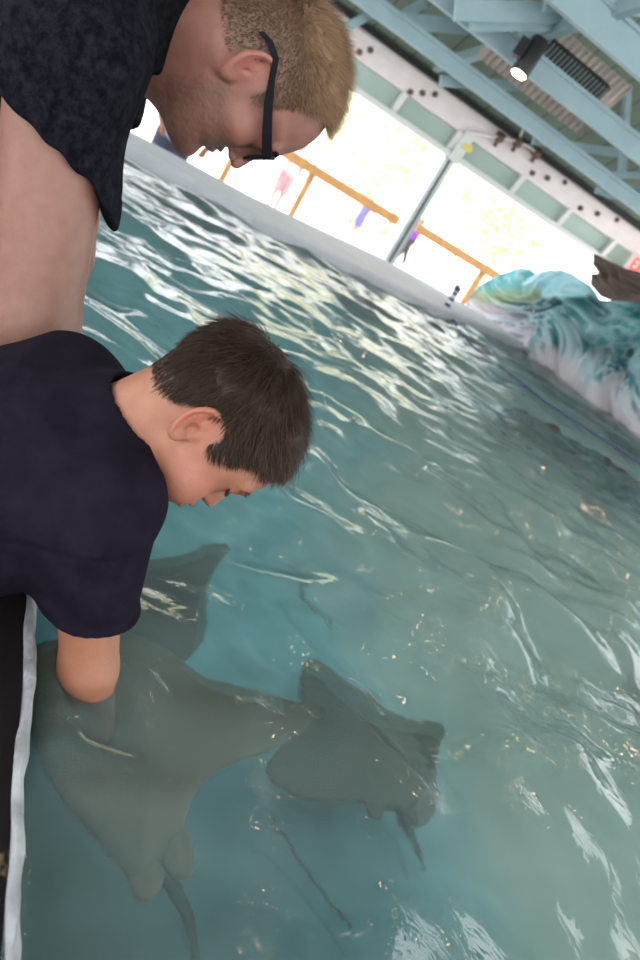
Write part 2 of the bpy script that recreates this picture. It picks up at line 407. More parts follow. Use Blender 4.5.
# ================================================================== THE BOY
BF = Frame(194, 430, .81, (.98, -.18), 9, .062)
def boy_hl(y):
    return np.interp(y, [-9, -6.3, -4.6, -3.4, -2.5, -.4, 1.2, 1.7, 2.9, 3.4, 3.9, 5.2, 5.8, 6.9, 8.5],
                        [-2.4, -2.6, -2.4, -1.2, 1.4, 3.4, 3.0, 1.3, 1.3, 3.5, 4.5, 6.3, 8.4, 8.8, 9.0])
bRs = atd(95, 512, .80); bLs = atd(72, 404, .95); bN = atd(120, 430, .87)
bMid = (bRs+bLs)/2; bHip = atd(-185, 506, .93)
bEl = atd(88, 668, .865); bWr = onz(92, 742, -.10); bPalm = onz(104, 775, -.12)
bSide = nrm(bRs-bLs)
bLel = bLs+np.array([.10, .10, -.16]); bLwr = np.array([.17, bLel[1]+.02, .075])
def legs(p, hip, side, s, r0, foot_x):
    d = None
    for k in (1, -1):
        a = hip+side*k*.085*s; kn = np.array([foot_x+.02, a[1]+k*-0.0, FLOOR+.46*s]); an = np.array([foot_x-.02, a[1], FLOOR+.07])
        e = sm(cap(p, a, kn, r0, r0*.68), cap(p, kn, an, r0*.68, r0*.42), .03)
        e = sm(e, cap(p, an+(0, 0, -.03), an+(.15*s, 0, -.035), .035*s, .032*s), .02)
        d = e if d is None else np.minimum(d, e)
    return d
def boy_body(p):
    d = head_sdf(BF.loc(p), BOY)/100
    d = sm(d, cap(p, BF.wor((0, -2.6, -1.0)), bN+(bMid-bN)*.25, .044, .050), .025)
    d = sm(d, tube_e(p, bMid+nrm(bMid-bHip)*.03, bHip, bSide, [(0, .09, .05), (.12, .125, .07), (.6, .115, .075), (1, .12, .08)], .03), .03)
    d = sm(d, cap(p, bRs, bEl, .036, .0305), .03); d = sm(d, cap(p, bEl, bWr, .0305, .021), .012)
    d = sm(d, hand(p, bWr, bPalm, np.array([-.3, .9, 0]), np.array([0, 0, 1.]), .8), .008)
    d = sm(d, cap(p, bLs, bLel, .042, .036), .03); d = sm(d, cap(p, bLel, bLwr, .036, .023), .012)
    d = sm(d, hand(p, bLwr, bLwr+np.array([.02, .05, -.02]), np.array([-1., 0, 0]), np.array([0, 0, 1.]), .8), .008)
    return sm(d, legs(p, bHip, bSide, .8, .07, bHip[0]), .02)
SK = np.array([.265, .130, .098]); SKB = np.array([.37, .160, .100])
def zone(q, c, r, k=1.): return np.exp(-(((q-np.array(c))/np.array(r))**2).sum(1)*k)
def mixc(c, col, w): return c*(1-w[:, None])+np.array(col)*w[:, None]
def boy_cols(V):
    q = BF.loc(V); q[:, 0] = np.abs(q[:, 0]); c = np.tile(SKB, (len(V), 1))
    c = mixc(c, (.45, .14, .11), .55*zone(q, (5, 5.2, -1.5), (2.8, 3.2, 2.6)))
    c = mixc(c, (.46, .12, .085), .6*zone(q, (7.6, -1.2, .6), (1.6, 2.2, 3.0)))
    c = mixc(c, (.40, .10, .09), .85*zone(q, (0, 8.9, -2.4), (2.0, 1.2, .9)))
    c = mixc(c, (.03, .015, .01), .95*zone(q, (2.9, 8.2, 2.25), (1.5, .9, .2)))
    scalp = sstep(-.25, .25, q[:, 2]-boy_hl(q[:, 1]))*(q[:, 0] < 7.2)*(np.abs(q[:, 1]) < 12)*(q[:, 2] < 15)*(q[:, 2] > -5)
    return mixc(c, (.045, .026, .019), scalp*.9)
boy = empty('person', (bHip[0], bHip[1], FLOOR), 'boy in black t-shirt bending over the tank wall with his arm in the water', 'person')
sdf_obj('body', boy_body, (-.55, .30, FLOOR-.01), (.62, 1.22, .52), .0027, M['skin'], boy, boy_cols)

foldB = Wob(34, 12, 3); fold2 = Wob(70, 12, 4)
cuffdir = nrm(bEl-bRs)
def boy_shirt(p):
    t = nrm(bHip-bMid)
    d = tube_e(p, bMid-t*.045, bHip, bSide, [(0, .075, .055), (.08, .115, .082), (.2, .150, .105), (.6, .166, .124), (1, .172, .13)], .05)
    d = sm(d, sph(p, bRs+np.array([0, 0, -.002]), .064), .045); d = sm(d, sph(p, bLs, .066), .045)
    d = sm(d, cap(p, bN+t*.012, bMid, .066, .08), .04)
    arm = cap(p, bRs, bEl+cuffdir*.03, .055, .047); a2 = (p-bRs)@cuffdir
    Lc = 104/F*.83+.0
    sl = smax(arm+.004*np.sin(a2*95+foldB(p)*1.2)*.6, a2-.113, .006)
    d = sm(d, sl, .03)
    la = nrm(bLel-bLs); sl2 = smax(cap(p, bLs, bLel, .058, .058), (p-bLs)@la-.10, .006); d = sm(d, sl2, .03)
    # long drape folds that run from the shoulder along the back, finer creases at the armhole
    d = d+.0032*foldB(p)+.0018*fold2(p)*sstep(.22, .0, np.linalg.norm(p-bRs, axis=1))
    d = d+.0012*np.exp(-((a2-.100)/.0015)**2)*(np.linalg.norm(p-bRs, axis=1) < .16)
    seam = np.abs(a2-.020)+ (np.linalg.norm(p-bRs, axis=1) > .1)*1; d = d+.0018*np.exp(-(seam/.0028)**2)
    inner = cap(p, bRs+cuffdir*.05, bEl+cuffdir*.03, .045, .0425); d = smax(d, -np.where(a2 > .07, inner, 1), .003)
    inner2 = cap(p, bLs+la*.05, bLel, .048, .050); d = smax(d, -np.where((p-bLs)@la > .06, inner2, 1), .003)
    nd = nrm(BF.wor((0, -2.6, -1.0))-bN); neck = cap(p, bN-nd*.015, bN+nd*.2, .050, .055)
    return smax(d, -neck, .004)
def only_torso(p): return smax(boy_shirt(p), -(((p-bHip)@nrm(bMid-bHip))+.02), .01)
sdf_obj('t_shirt', only_torso, (-.55, .30, -.25), (.45, 1.22, .45), .0034, M['boy_shirt'], boy)
def boy_shorts(p):
    t = nrm(bMid-bHip)
    d = None
    for k in (1, -1):
        a = bHip+bSide*k*.068; kn = np.array([bHip[0]+.02, a[1], FLOOR+.40])
        e = smax(cap(p, a, kn, .098, .085), FLOOR+.42-p[:, 2], .01); d = e if d is None else sm(d, e, .02)
    return smax(sm(d, sph(p, bHip, .12), .03), (p-bHip)@t-.03, .01)
sdf_obj('shorts', boy_shorts, (-.6, .3, FLOOR), (.3, 1.15, .2), .008, M['dark_short'], boy)
# hair: scalp cap plus combed strands
def boy_mask(P): return P[:, 2] > boy_hl(P[:, 1])-.1
def capf(fr, hd, hl, th, seed, amp=.18):
    w1 = Wob(1.3, 12, seed)
    def f(p):
        q = fr.loc(p); d = ell(q, hd['cran'][0], np.array(hd['cran'][1])+th(q))
        d = d+amp*w1(q); d = smax(d, (hl(q[:, 1])-q[:, 2])*.7, .35)
        for s in (1, -1):
            d = smax(d, -(ear(q, (hd['earx']*s, hd['eary'], hd['earz']), s, hd['ear'])-.12), .15)
        return d/100
    return f
def boy_dir(P, r):
    w = np.array([0.8, -6.5, 10.2]); t = P-w; t /= np.linalg.norm(t, axis=1)[:, None]+1e-6
    fwd = np.tile([0, .9, -.12], (len(P), 1)); b = sstep(-2, 4, P[:, 1])[:, None]
    return t*(1-.45*b)+fwd*.55*b+np.array([0, 0, -.35])*(1-b)
def hl_len(P, r): return np.where(P[:, 2] > 6.5, 3.6, np.where(P[:, 1] < -1, 2.2, 2.4))*r.uniform(.7, 1.15, len(P))*np.clip(.5+.2*(P[:, 2]-boy_hl(P[:, 1])), .45, 1)
def boy_hc(P, r):
    c = np.array([.040, .022, .016])*r.uniform(.4, 1.8, (len(P), 1)); return c*(1+.6*sstep(4, 9, P[:, 1]))[:, None]
lo = BF.o-.2; hi = BF.o+.2
sv, sf, sc = strands(BF, BOY, 17000, boy_mask, boy_dir, hl_len, lambda P, r: r.uniform(.25, .55, len(P)), .06, boy_hc, 5, 5, lambda p: sm(head_sdf(BF.loc(p), BOY)/100, cap(p, BF.wor((0, -2.6, -1.0)), bN+(bMid-bN)*.25, .044, .050), .025))
cv, cf = sdf_mesh(capf(BF, BOY, lambda y: np.where(y < -2, np.maximum(boy_hl(y)+1.4, 3.), boy_hl(y)+1.2), lambda q: .25+.25*sstep(3, 9, q[:, 2])[:, None], 21), lo, hi, .003)
cc = np.tile([.026, .015, .011], (len(cv), 1))
mesh('hair', np.concatenate([cv, sv]), [list(x) for x in cf]+[list(x) for x in (sf+len(cv))], M['hair_brown'], boy, True, np.concatenate([cc, sc]))
# brow and lashes of the visible side
def arc_hairs(fr, pts, nrmv, n, ln, w, seed):
    r = np.random.default_rng(seed); mb = MB(); pts = np.array(pts, float)
    for i in range(n):
        t = r.uniform(0, len(pts)-1.001); k = int(t); a = pts[k]*(1-(t-k))+pts[k+1]*(t-k); d = np.array(nrmv)+r.normal(size=3)*.22
        d = nrm(d); a = a+r.normal(size=3)*(.06, .03, .07)
        mb.tube([fr.wor(a), fr.wor(a+d*ln*.6), fr.wor(a+d*ln+np.array([0, 0, .12])*ln)], [w/100, w*.7/100, w*.15/100], 3)
    return mb
def surf(hd, x, z):
    ys = np.arange(12, 3, -.04); q = np.stack([ys*0+x, ys, ys*0+z], 1); d = head_sdf(q, hd); i = np.argmax(d < 0); return ys[i]
def onface(hd, pts, o): return [(x, surf(hd, x, z)+o, z) for x, z in pts]
for s in (1, -1):
    arc_hairs(BF, onface(BOY, [(s*1.2, 3.95), (s*2.2, 4.2), (s*3.2, 4.3), (s*4.3, 4.1)], -.02), (s*.6, .25, .1), 110, .5, .014, 3+s).build('eyebrow', M['brow'], boy)
    arc_hairs(BF, onface(BOY, [(s*1.7, 2.5), (s*2.4, 2.25), (s*3.1, 2.2), (s*3.8, 2.3), (s*4.3, 2.5)], -.03), (s*.25, .8, -.55), 110, .6, .022, 8+s).build('eyelash', M['lash'], boy)

# ================================================================== THE MAN
MF = Frame(247, 74, 1.0, (1.0, -.01), 4, .072)
mRs = atd(67, 46, .915); mLs = atd(104, -10, 1.26); mN = atd(160, 0, 1.07)
mMid = (mRs+mLs)/2; mHip = atd(-330, 30, 1.12); mSide = nrm(mRs-mLs)
mEl = atd(32, 325, 1.02); mLel = atd(62, 255, 1.30)
mWr = np.array([.13, mEl[1]-.03, .09]); mLwr = np.array([.13, mLel[1]+.02, .09])
def man_hl(y):
    return np.interp(y, [-12, -9, -4, -2.2, -1.2, .2, 1.6, 2.2, 3.4, 3.9, 4.2, 5.1, 6.2, 8.2],
                        [-2.8, -2.6, -2.4, -1.6, 3.0, 3.9, 3.2, .6, .8, 3.2, 7.2, 9.4, 10.3, 10.8])
def man_body(p):
    d = head_sdf(MF.loc(p), MAN)/100
    d = sm(d, cap(p, MF.wor((0, -2.4, -2.0)), mN+(mMid-mN)*.3, .064, .072), .035)
    d = sm(d, cap(p, MF.wor((0, 3.4, -7.5)), mN+(mMid-mN)*.25+np.array([.0, 0, -.05]), .03, .04), .05)
    d = sm(d, tube_e(p, mMid+nrm(mMid-mHip)*.02, mHip, mSide, [(0, .12, .07), (.15, .17, .10), (1, .16, .10)], .04), .04)
    d = sm(d, cap(p, mRs, mEl, .064, .057), .04); d = sm(d, cap(p, mEl, mWr, .054, .030), .02)
    d = sm(d, cap(p, mLs, mLel, .06, .047), .04); d = sm(d, cap(p, mLel, mLwr, .046, .028), .02)
    for w in (mWr, mLwr):
        d = sm(d, hand(p, w, w+np.array([.05, .01, -.018]), np.array([0, 1., 0]), np.array([0, 0, 1.]), 1., .35), .01)
    return sm(d, legs(p, mHip, np.array([0, -1., 0]), 1.05, .092, mHip[0]-.05), .02)
def man_cols(V):
    q = MF.loc(V); q[:, 0] = np.abs(q[:, 0]); c = np.tile(SK, (len(V), 1))
    hd = sstep(.32, .22, np.linalg.norm(V-MF.o, axis=1))
    c = mixc(c, (.28, .12, .095), .6*hd)
    c = mixc(c, (.32, .11, .09), .55*zone(q, (5, 7, -1.5), (3, 3, 2.4)))
    c = mixc(c, (.38, .11, .09), .6*zone(q, (8.2, -1.2, .6), (1.6, 2.2, 3.2)))
    c = mixc(c, (.36, .15, .12), .5*zone(q, (0, 10, 6), (6, 3, 3)))
    c = mixc(c, (.28, .09, .08), .8*zone(q, (0, 10, -4.6), (2.2, 1.4, .9)))
    w = Wob(9, 16, 9)(q)*.12
    beard = sstep(-1.6, -4.2, q[:, 2]+.25*(q[:, 1]-4)*(q[:, 1] < 4))*sstep(-13, -10.5, q[:, 2])*sstep(-.5, 2, q[:, 1])*hd
    beard = np.maximum(beard*.5, .4*sstep(-2.2, -2.8, q[:, 2])*sstep(4.0, 3.0, q[:, 0])*sstep(-12, -10, q[:, 2])*hd*(q[:, 1] > 6))
    beard = np.clip(beard+w*(beard > .1), 0, .8)*(1-.8*zone(q, (0, 10, -4.6), (2., 1.6, .8)))
    c = mixc(c, (.09, .05, .035), beard)
    scalp = sstep(-1.0, 1.2, q[:, 2]-man_hl(q[:, 1])+w*2.5-.1)*(q[:, 0] < 8)*(np.abs(q[:, 1]) < 13)*(q[:, 2] < 15)*hd
    return mixc(c, (.12, .07, .045), scalp*.8)
man = empty('person', (mHip[0], mHip[1], FLOOR), 'man with sandy hair and dark sunglasses in an acid-washed navy t-shirt, leaning over the water', 'person')
sdf_obj('body', man_body, (-.65, .62, FLOOR-.01), (.50, 1.75, 1.12), .0029, M['skin'], man, man_cols)
foldM = Wob(22, 12, 13); foldM2 = Wob(60, 14, 14)
mcd = nrm(mEl-mRs); mneckd = nrm(MF.wor((0, -2.4, -2.0))-mN)
cuffn = RM@np.array([-.76, -.65, 0])
mTr = atd(172, 0, .985)
def man_shirt(p):
    t = nrm(mHip-mMid)
    d = tube_e(p, mMid-t*.06, mHip, mSide, [(0, .12, .075), (.08, .165, .10), (.25, .20, .125), (1, .20, .13)], .06)
    d = sm(d, sph(p, mRs, .082), .06); d = sm(d, sph(p, mLs, .082), .06)
    d = sm(d, cap(p, mN+mneckd*.05, mMid, .100, .10), .04)
    d = sm(d, cap(p, mRs+(mN-mRs)*.3, mTr, .075, .060), .04)
    a2 = (p-mRs)@mcd
    sl = cap(p, mRs, mRs+mcd*.30, .084, .070)
    sl = smax(sl, (p-mRs)@cuffn-.082, .006); d = sm(d, sl, .04)
    la = nrm(mLel-mLs); sl2 = smax(cap(p, mLs, mLel, .08, .08), (p-mLs)@la-.18, .006); d = sm(d, sl2, .04)
    d = d+.0022*np.exp(-((((p-mRs)@cuffn)-.061)/.0018)**2)*(np.linalg.norm(p-mRs, axis=1) < .26)
    side = nrm(np.cross(mcd, nrm(ray(80, 120)))); u = (p-mRs)@side
    drape = np.sin(u*150+foldM(p)*1.0+a2*9)*sstep(.03, .16, a2)
    d = d+.0045*foldM(p)+.0030*drape+.0014*foldM2(p)
    r = np.linalg.norm((p-mRs)-a2[:, None]*mcd, axis=1)
    seam = np.abs((p-mRs)@nrm(mcd*.75+nrm(mRs-mN)*.6)-(-.028)); d = d+.0025*np.exp(-(seam/.003)**2)*(np.linalg.norm(p-mRs, axis=1) < .13)
    inner = cap(p, mRs+mcd*.03, mRs+mcd*.35, .069, .066); d = smax(d, -np.where(a2 > .06, inner, 1), .004)
    inner2 = cap(p, mLs+la*.05, mLel, .066, .07); d = smax(d, -np.where((p-mLs)@la > .1, inner2, 1), .004)
    tn = (p-atd(167, 42, 1.))@nrm(RM@np.array([.84, -.54, .0]))+.058; neck = np.minimum(smax(cap(p, mN, mN+mneckd*.3, .15), .058-tn, .004), smax(cap(p, mN, mN+mneckd*.3, .073), .058-tn, .004))
    return smax(smax(d, -neck, .004), -(((p-mHip)@(-t))+.03), .01)
sdf_obj('t_shirt', man_shirt, (-.65, .62, -.2), (.42, 1.75, 1.12), .0040, M['man_shirt'], man)
def man_pants(p):
    d = None
    for k in (1, -1):
        a = mHip+np.array([0, -1., 0])*k*.09; kn = np.array([mHip[0]-.03, a[1], FLOOR+.45])
        e = smax(cap(p, a, kn, .125, .105), FLOOR+.46-p[:, 2], .01); d = e if d is None else sm(d, e, .03)
    return smax(sm(d, sph(p, mHip, .155), .03), (p-mHip)@nrm(mMid-mHip)-.04, .01)
sdf_obj('shorts', man_pants, (-.75, .65, FLOOR), (.2, 1.7, .5), .01, M['dark_short'], man)
# hair
def man_mask(P): return P[:, 2] > man_hl(P[:, 1])-.05
def top_w(P): return sstep(4.6, 11.0, P[:, 2])
def man_dir(P, r):
    return np.stack([-.15*P[:, 0]/7, np.full(len(P), .55), -.45*(1-top_w(P))], 1)
def man_len(P, r): return (.45+2.3*top_w(P))*r.uniform(.65, 1.2, len(P))
def man_lift(P, r): return .45+1.3*top_w(P)*r.uniform(.7, 1.2, len(P))
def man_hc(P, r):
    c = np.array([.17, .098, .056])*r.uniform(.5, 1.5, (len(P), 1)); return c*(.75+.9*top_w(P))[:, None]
sv, sf, sc = strands(MF, MAN, 20000, man_mask, man_dir, man_len, man_lift, .038, man_hc, 6, 3, lambda p: sm(head_sdf(MF.loc(p), MAN)/100, cap(p, MF.wor((0, -2.4, -2.0)), mN+(mMid-mN)*.3, .064, .072), .035))
cv, cf = sdf_mesh(capf(MF, MAN, lambda y: np.maximum(man_hl(y)+.3, 7.0), lambda q: .10+.9*sstep(7.5, 11.5, q[:, 2])[:, None], 22, .06), MF.o-.2, MF.o+.2, .003)
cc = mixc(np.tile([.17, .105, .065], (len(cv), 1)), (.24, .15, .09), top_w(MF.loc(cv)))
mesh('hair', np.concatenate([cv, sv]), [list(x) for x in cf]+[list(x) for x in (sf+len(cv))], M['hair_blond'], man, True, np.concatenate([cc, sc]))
for s in (1, -1):
    arc_hairs(MF, onface(MAN, [(s*1.2, 3.0), (s*2.6, 3.4), (s*3.8, 3.5), (s*5.0, 3.2)], -.02), (s*.6, .2, .15), 200, .6, .024, 33+s).build('eyebrow', M['hair_blond'], man)
# sunglasses
sg_o = MF.wor((0, 10.5, 2.0))
sg = bpy.data.objects.new('sunglasses', None); sg.parent = man; sg.location = tuple(sg_o-np.array(man.location)); COL.objects.link(sg)
sg['label'] = 'black sunglasses'
fr_mb = MB()
def lens_outline(s, k=1.):
    pts = []
    for i in range(28):
        a = 2*PI*i/28; ca, sa = math.cos(a), math.sin(a)
        x = 3.5+2.75*k*np.sign(ca)*abs(ca)**.75; z = 1.1+2.05*k*np.sign(sa)*abs(sa)**.8
        y = 10.9-.045*x**1.75; pts.append((s*x, y, z))
    return pts
for s in (1, -1):
    o1 = lens_outline(s, 1.05); o0 = lens_outline(s, .86); V = []
    for a, b in zip(o1, o0):
        for q in (a, b): V += [MF.wor(np.array(q)+(0, .2, 0)), MF.wor(np.array(q)-(0, .2, 0))]
    Fc = []
    for i in range(28):
        j = (i+1) % 28; a, b = 4*i, 4*j
        Fc += [(a, b, b+2, a+2), (a+1, a+3, b+3, b+1), (a, a+1, b+1, b), (a+2, b+2, b+3, a+3)]
    fr_mb.add(V, Fc)
fr_mb.tube([MF.wor((-.95, 10.85, 1.75)), MF.wor((0, 11.05, 1.9)), MF.wor((.95, 10.85, 1.75))], .0024, 8)
fr_mb.build('frame', M['black_plastic'], sg, True)
for s in (1, -1):
    o0 = lens_outline(s, .9); V = [MF.wor(np.array(q)+(0, .05, 0)) for q in o0]+[MF.wor(np.array(q)-(0, .05, 0)) for q in o0]
    n = len(o0); MB().add(V, [tuple(range(n)), tuple(range(2*n-1, n-1, -1))]+[(i, (i+1) % n, (i+1) % n+n, i+n) for i in range(n)]).build('lens', M['lens'], sg)
    # temple: deep at the hinge, thinner over the ear, dropping behind it
    path = [(s*6.4, 10.2, 2.1, .62), (s*7.3, 9.6, 2.1, .68), (s*7.75, 7, 2.2, .68), (s*7.9, 3.5, 2.5, .6), (s*7.9, .8, 3.0, .45), (s*7.9, -1.8, 3.6, .42), (s*7.6, -3.6, 2.9, .46), (s*7.3, -4.6, 1.9, .42)]
    V = []; Fc = []
    for x, y, z, hh in path:
        for i, j in ((-1, -1), (1, -1), (1, 1), (-1, 1)): V.append(MF.wor((x+i*.17, y, z+j*hh*.95)))
    for k in range(len(path)-1):
        for q in range(4): w = (q+1) % 4; Fc.append((4*k+q, 4*k+w, 4*k+4+w, 4*k+4+q))
    Fc += [(3, 2, 1, 0), tuple(4*(len(path)-1)+i for i in range(4))]
    MB().add(V, Fc).build('temple', M['black_plastic'], sg, False, .0012)

# ================================================================== THE SETTING
ROOF = 3.3; XL, XR = -5.0, 9.0; YN = -3.5
def grid_mesh(name, P, mat, parent=None, smooth=True, cols=None, thick=None):
    """P: (n,m,3) surface; thick: vector added for a closed slab"""
    n, m = P.shape[:2]; idx = np.arange(n*m).reshape(n, m)
    Q = np.stack([idx[:-1, :-1], idx[1:, :-1], idx[1:, 1:], idx[:-1, 1:]], -1).reshape(-1, 4)
    V = P.reshape(-1, 3)
    if thick is not None:
        V2 = V+np.array(thick); k = n*m; V = np.concatenate([V, V2]); rim = []
        b = list(idx[:, 0])+list(idx[-1, 1:])+list(idx[::-1, -1][1:])+list(idx[0, ::-1][1:-1])
        for i in range(len(b)): j = (i+1) % len(b); rim.append((b[j], b[i], b[i]+k, b[j]+k))
        Q = np.concatenate([Q, Q[:, ::-1]+k, np.array(rim)])
        if cols is not None: cols = np.concatenate([cols.reshape(-1, 3)]*2)
    elif cols is not None: cols = cols.reshape(-1, 3)
    return mesh(name, V, Q, mat, parent, smooth, cols)
fl = MB().box((-14, -10, FLOOR-.1), (40, 60, FLOOR)).build('floor', M['concrete']); struct(fl)
# tank outline (waterline of the far curb traced along the coping)
inner = [onz(*q)[:2] for q in [(145, 165), (190, 190), (250, 225), (315, 256), (380, 288), (430, 312), (470, 328), (512, 345)]]
outer = [onz(*q, .07)[:2] for q in [(145, 139), (190, 163), (250, 196), (315, 227), (380, 257), (430, 284), (475, 311), (520, 339)]]
dl = inner[0]-inner[1]; dl = dl/np.linalg.norm(dl)
inner = [inner[0]+dl*2.4, inner[0]+dl*1.1]+inner; dl2 = outer[0]-outer[1]; dl2 = dl2/np.linalg.norm(dl2)
outer = [outer[0]+dl2*2.4, outer[0]+dl2*1.1]+outer
inner += [inner[-1]+np.array([.8, .25])]; outer += [outer[-1]+np.array([.8, .25])]
V = []; Fc = []
for a, b in zip(inner, outer):
    V += [(a[0], a[1], -.47), (a[0], a[1], .055), (a[0]+.0, a[1]+.02, .07), (b[0], b[1], .07), (b[0], b[1], FLOOR)]
for i in range(len(inner)-1):
    for k in range(4): Fc.append((5*i+k, 5*i+5+k, 5*i+6+k, 5*i+1+k))
Fc += [(0, 1, 2, 3, 4), tuple(5*(len(inner)-1)+k for k in (4, 3, 2, 1, 0))]
struct(mesh('wall_far', V, Fc, M['curb']))

# pool floor: teal paint that turns greener on the right; colour darkened round the near left end
m, nt = nmat('pool_floor_paint'); out = N(nt, 'ShaderNodeOutputMaterial'); b = N(nt, 'ShaderNodeBsdfPrincipled'); b.inputs['Roughness'].default_value = .8
tc = N(nt, 'ShaderNodeTexCoord'); sep = N(nt, 'ShaderNodeSeparateXYZ'); L(nt, tc.outputs['Object'], sep.inputs[0])
n1 = N(nt, 'ShaderNodeTexNoise', i_Scale=1.1, i_Detail=5.); L(nt, tc.outputs['Object'], n1.inputs['Vector'])
n2 = N(nt, 'ShaderNodeTexNoise', i_Scale=9., i_Detail=6.); L(nt, tc.outputs['Object'], n2.inputs['Vector'])
r1 = ramp(nt, n2.outputs['Fac'], [(.25, (.12, .33, .38)), (.6, (.20, .47, .53)), (.8, (.36, .62, .68))])
r2 = ramp(nt, n2.outputs['Fac'], [(.25, (.38, .44, .39)), (.75, (.50, .54, .48))])
mt = N(nt, 'ShaderNodeMath', operation='MULTIPLY_ADD'); L(nt, n1.outputs['Fac'], mt.inputs[0]); mt.inputs[1].default_value = 1.3
dd = N(nt, 'ShaderNodeVectorMath', operation='DOT_PRODUCT'); L(nt, tc.outputs['Object'], dd.inputs[0]); dd.inputs[1].default_value = (.85, -.30, 0)
L(nt, dd.outputs['Value'], mt.inputs[2])
rs = ramp(nt, mt.outputs[0], [(.0, (0, 0, 0)), (1., (1, 1, 1))])
mr = N(nt, 'ShaderNodeMapRange'); mr.inputs[1].default_value = 1.05; mr.inputs[2].default_value = 1.4; L(nt, mt.outputs[0], mr.inputs[0])
mx = N(nt, 'ShaderNodeMixRGB'); L(nt, mr.outputs[0], mx.inputs[0]); L(nt, r1.outputs[0], mx.inputs[1]); L(nt, r2.outputs[0], mx.inputs[2])
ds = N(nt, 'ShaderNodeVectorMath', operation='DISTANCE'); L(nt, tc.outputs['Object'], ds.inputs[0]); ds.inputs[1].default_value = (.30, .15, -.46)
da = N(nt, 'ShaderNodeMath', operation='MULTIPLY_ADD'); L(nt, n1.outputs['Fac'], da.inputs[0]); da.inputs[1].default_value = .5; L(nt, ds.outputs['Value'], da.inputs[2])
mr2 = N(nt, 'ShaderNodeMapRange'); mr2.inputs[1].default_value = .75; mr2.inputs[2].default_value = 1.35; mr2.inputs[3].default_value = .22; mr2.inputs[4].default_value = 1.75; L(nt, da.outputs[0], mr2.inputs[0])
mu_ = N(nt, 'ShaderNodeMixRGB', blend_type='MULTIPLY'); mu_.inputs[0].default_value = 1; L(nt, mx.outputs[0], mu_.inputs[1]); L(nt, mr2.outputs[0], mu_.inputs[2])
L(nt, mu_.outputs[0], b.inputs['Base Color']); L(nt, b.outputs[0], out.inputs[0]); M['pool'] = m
PD = -.46
A0e = onz(512, 342); mse = nrm(onz(640, 437)-A0e); mide = np.array([(np.array(a)*.75+np.array(b)*.25) for a, b in zip(inner, outer)])
E0 = A0e+mse*8.6
fp = [(RIMX-.1, -2.65), (E0[0], -2.65), (A0e[0], A0e[1])]+[tuple(q) for q in mide[::-1] if q[0] > RIMX-.1 and q[0] < A0e[0]]+[(RIMX-.1, float(np.interp(RIMX-.1, mide[:, 0], mide[:, 1])))]
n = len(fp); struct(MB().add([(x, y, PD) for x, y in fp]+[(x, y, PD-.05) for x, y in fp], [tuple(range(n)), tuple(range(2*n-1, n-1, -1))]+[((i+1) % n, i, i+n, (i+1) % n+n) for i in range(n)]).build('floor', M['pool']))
struct(MB().box((RIMX-.2, -2.8, FLOOR), (7.5, -2.6, .05)).build('wall_near', M['curb']))

# near tank wall: black top with flaked paint, pale lip
m, nt = nmat('black_flaking_paint'); out = N(nt, 'ShaderNodeOutputMaterial'); b = N(nt, 'ShaderNodeBsdfPrincipled'); b.inputs['Roughness'].default_value = .6; b.inputs['Specular IOR Level'].default_value = .1
tc = N(nt, 'ShaderNodeTexCoord'); n1 = N(nt, 'ShaderNodeTexNoise', i_Scale=11., i_Detail=7., i_Roughness=.6); L(nt, tc.outputs['Object'], n1.inputs['Vector'])
r = ramp(nt, n1.outputs['Fac'], [(.60, (.012, .009, .01)), (.635, (.17, .11, .06)), (.70, (.26, .19, .11))]); L(nt, r.outputs[0], b.inputs['Base Color'])
bp = N(nt, 'ShaderNodeBump', i_Strength=.5, i_Distance=.003); L(nt, n1.outputs['Fac'], bp.inputs['Height']); L(nt, bp.outputs[0], b.inputs['Normal'])
L(nt, b.outputs[0], out.inputs[0]); M['black_wall'] = m
wl = MB().box((RIMX-.20, -2.6, FLOOR), (RIMX-.008, 6.4, .035)).build('wall_left', M['black_wall'], bevel=.004); struct(wl)
wj = Wob(28, 14, 50); ys = np.arange(-2.6, 6.0, .01); P = np.zeros((len(ys), 9, 3)); wv = Wob(9, 10, 51)
yy = np.stack([ys*0, ys, ys*0], 1); off = .0018*wj(yy)+.002*wv(yy)
prof = [(-.009, .030), (-.0085, .037), (-.006, .039), (-.003, .040), (-.001, .040), (.0015, .037), (.003, .033), (.002, .028), (-.004, .026)]
for k, (dx, dz) in enumerate(prof):
    P[:, k, 0] = RIMX+dx+off*(1 if k < 6 else .5)+(.0012*Wob(90, 10, 60+k)(yy)); P[:, k, 1] = ys; P[:, k, 2] = dz
M['lip'] = simple('worn_white_lip', (.36, .36, .38), .5, noise=.3, nscale=30, bump=.4, bscale=80)
struct(grid_mesh('trim_1', P[:, ::-1], M['lip']))

# ------------------------------------------------------------------ water
m, nt = nmat('water'); out = N(nt, 'ShaderNodeOutputMaterial')
tc = N(nt, 'ShaderNodeTexCoord')
n1 = N(nt, 'ShaderNodeTexNoise', i_Scale=16., i_Detail=3., i_Distortion=.6); L(nt, tc.outputs['Object'], n1.inputs['Vector'])
bp = N(nt, 'ShaderNodeBump', i_Strength=1., i_Distance=.0035); L(nt, n1.outputs['Fac'], bp.inputs['Height'])
gl = N(nt, 'ShaderNodeBsdfGlossy', i_Roughness=.04); L(nt, bp.outputs[0], gl.inputs['Normal'])
frn = N(nt, 'ShaderNodeFresnel', i_IOR=1.36); L(nt, bp.outputs[0], frn.inputs['Normal'])
t0_ = N(nt, 'ShaderNodeBsdfTransparent'); t0_.inputs[0].default_value = (.86, .95, .95, 1)
rf = N(nt, 'ShaderNodeBsdfRefraction', i_IOR=1.055, i_Roughness=.22); rf.inputs[0].default_value = (.86, .95, .95, 1); L(nt, bp.outputs[0], rf.inputs['Normal'])
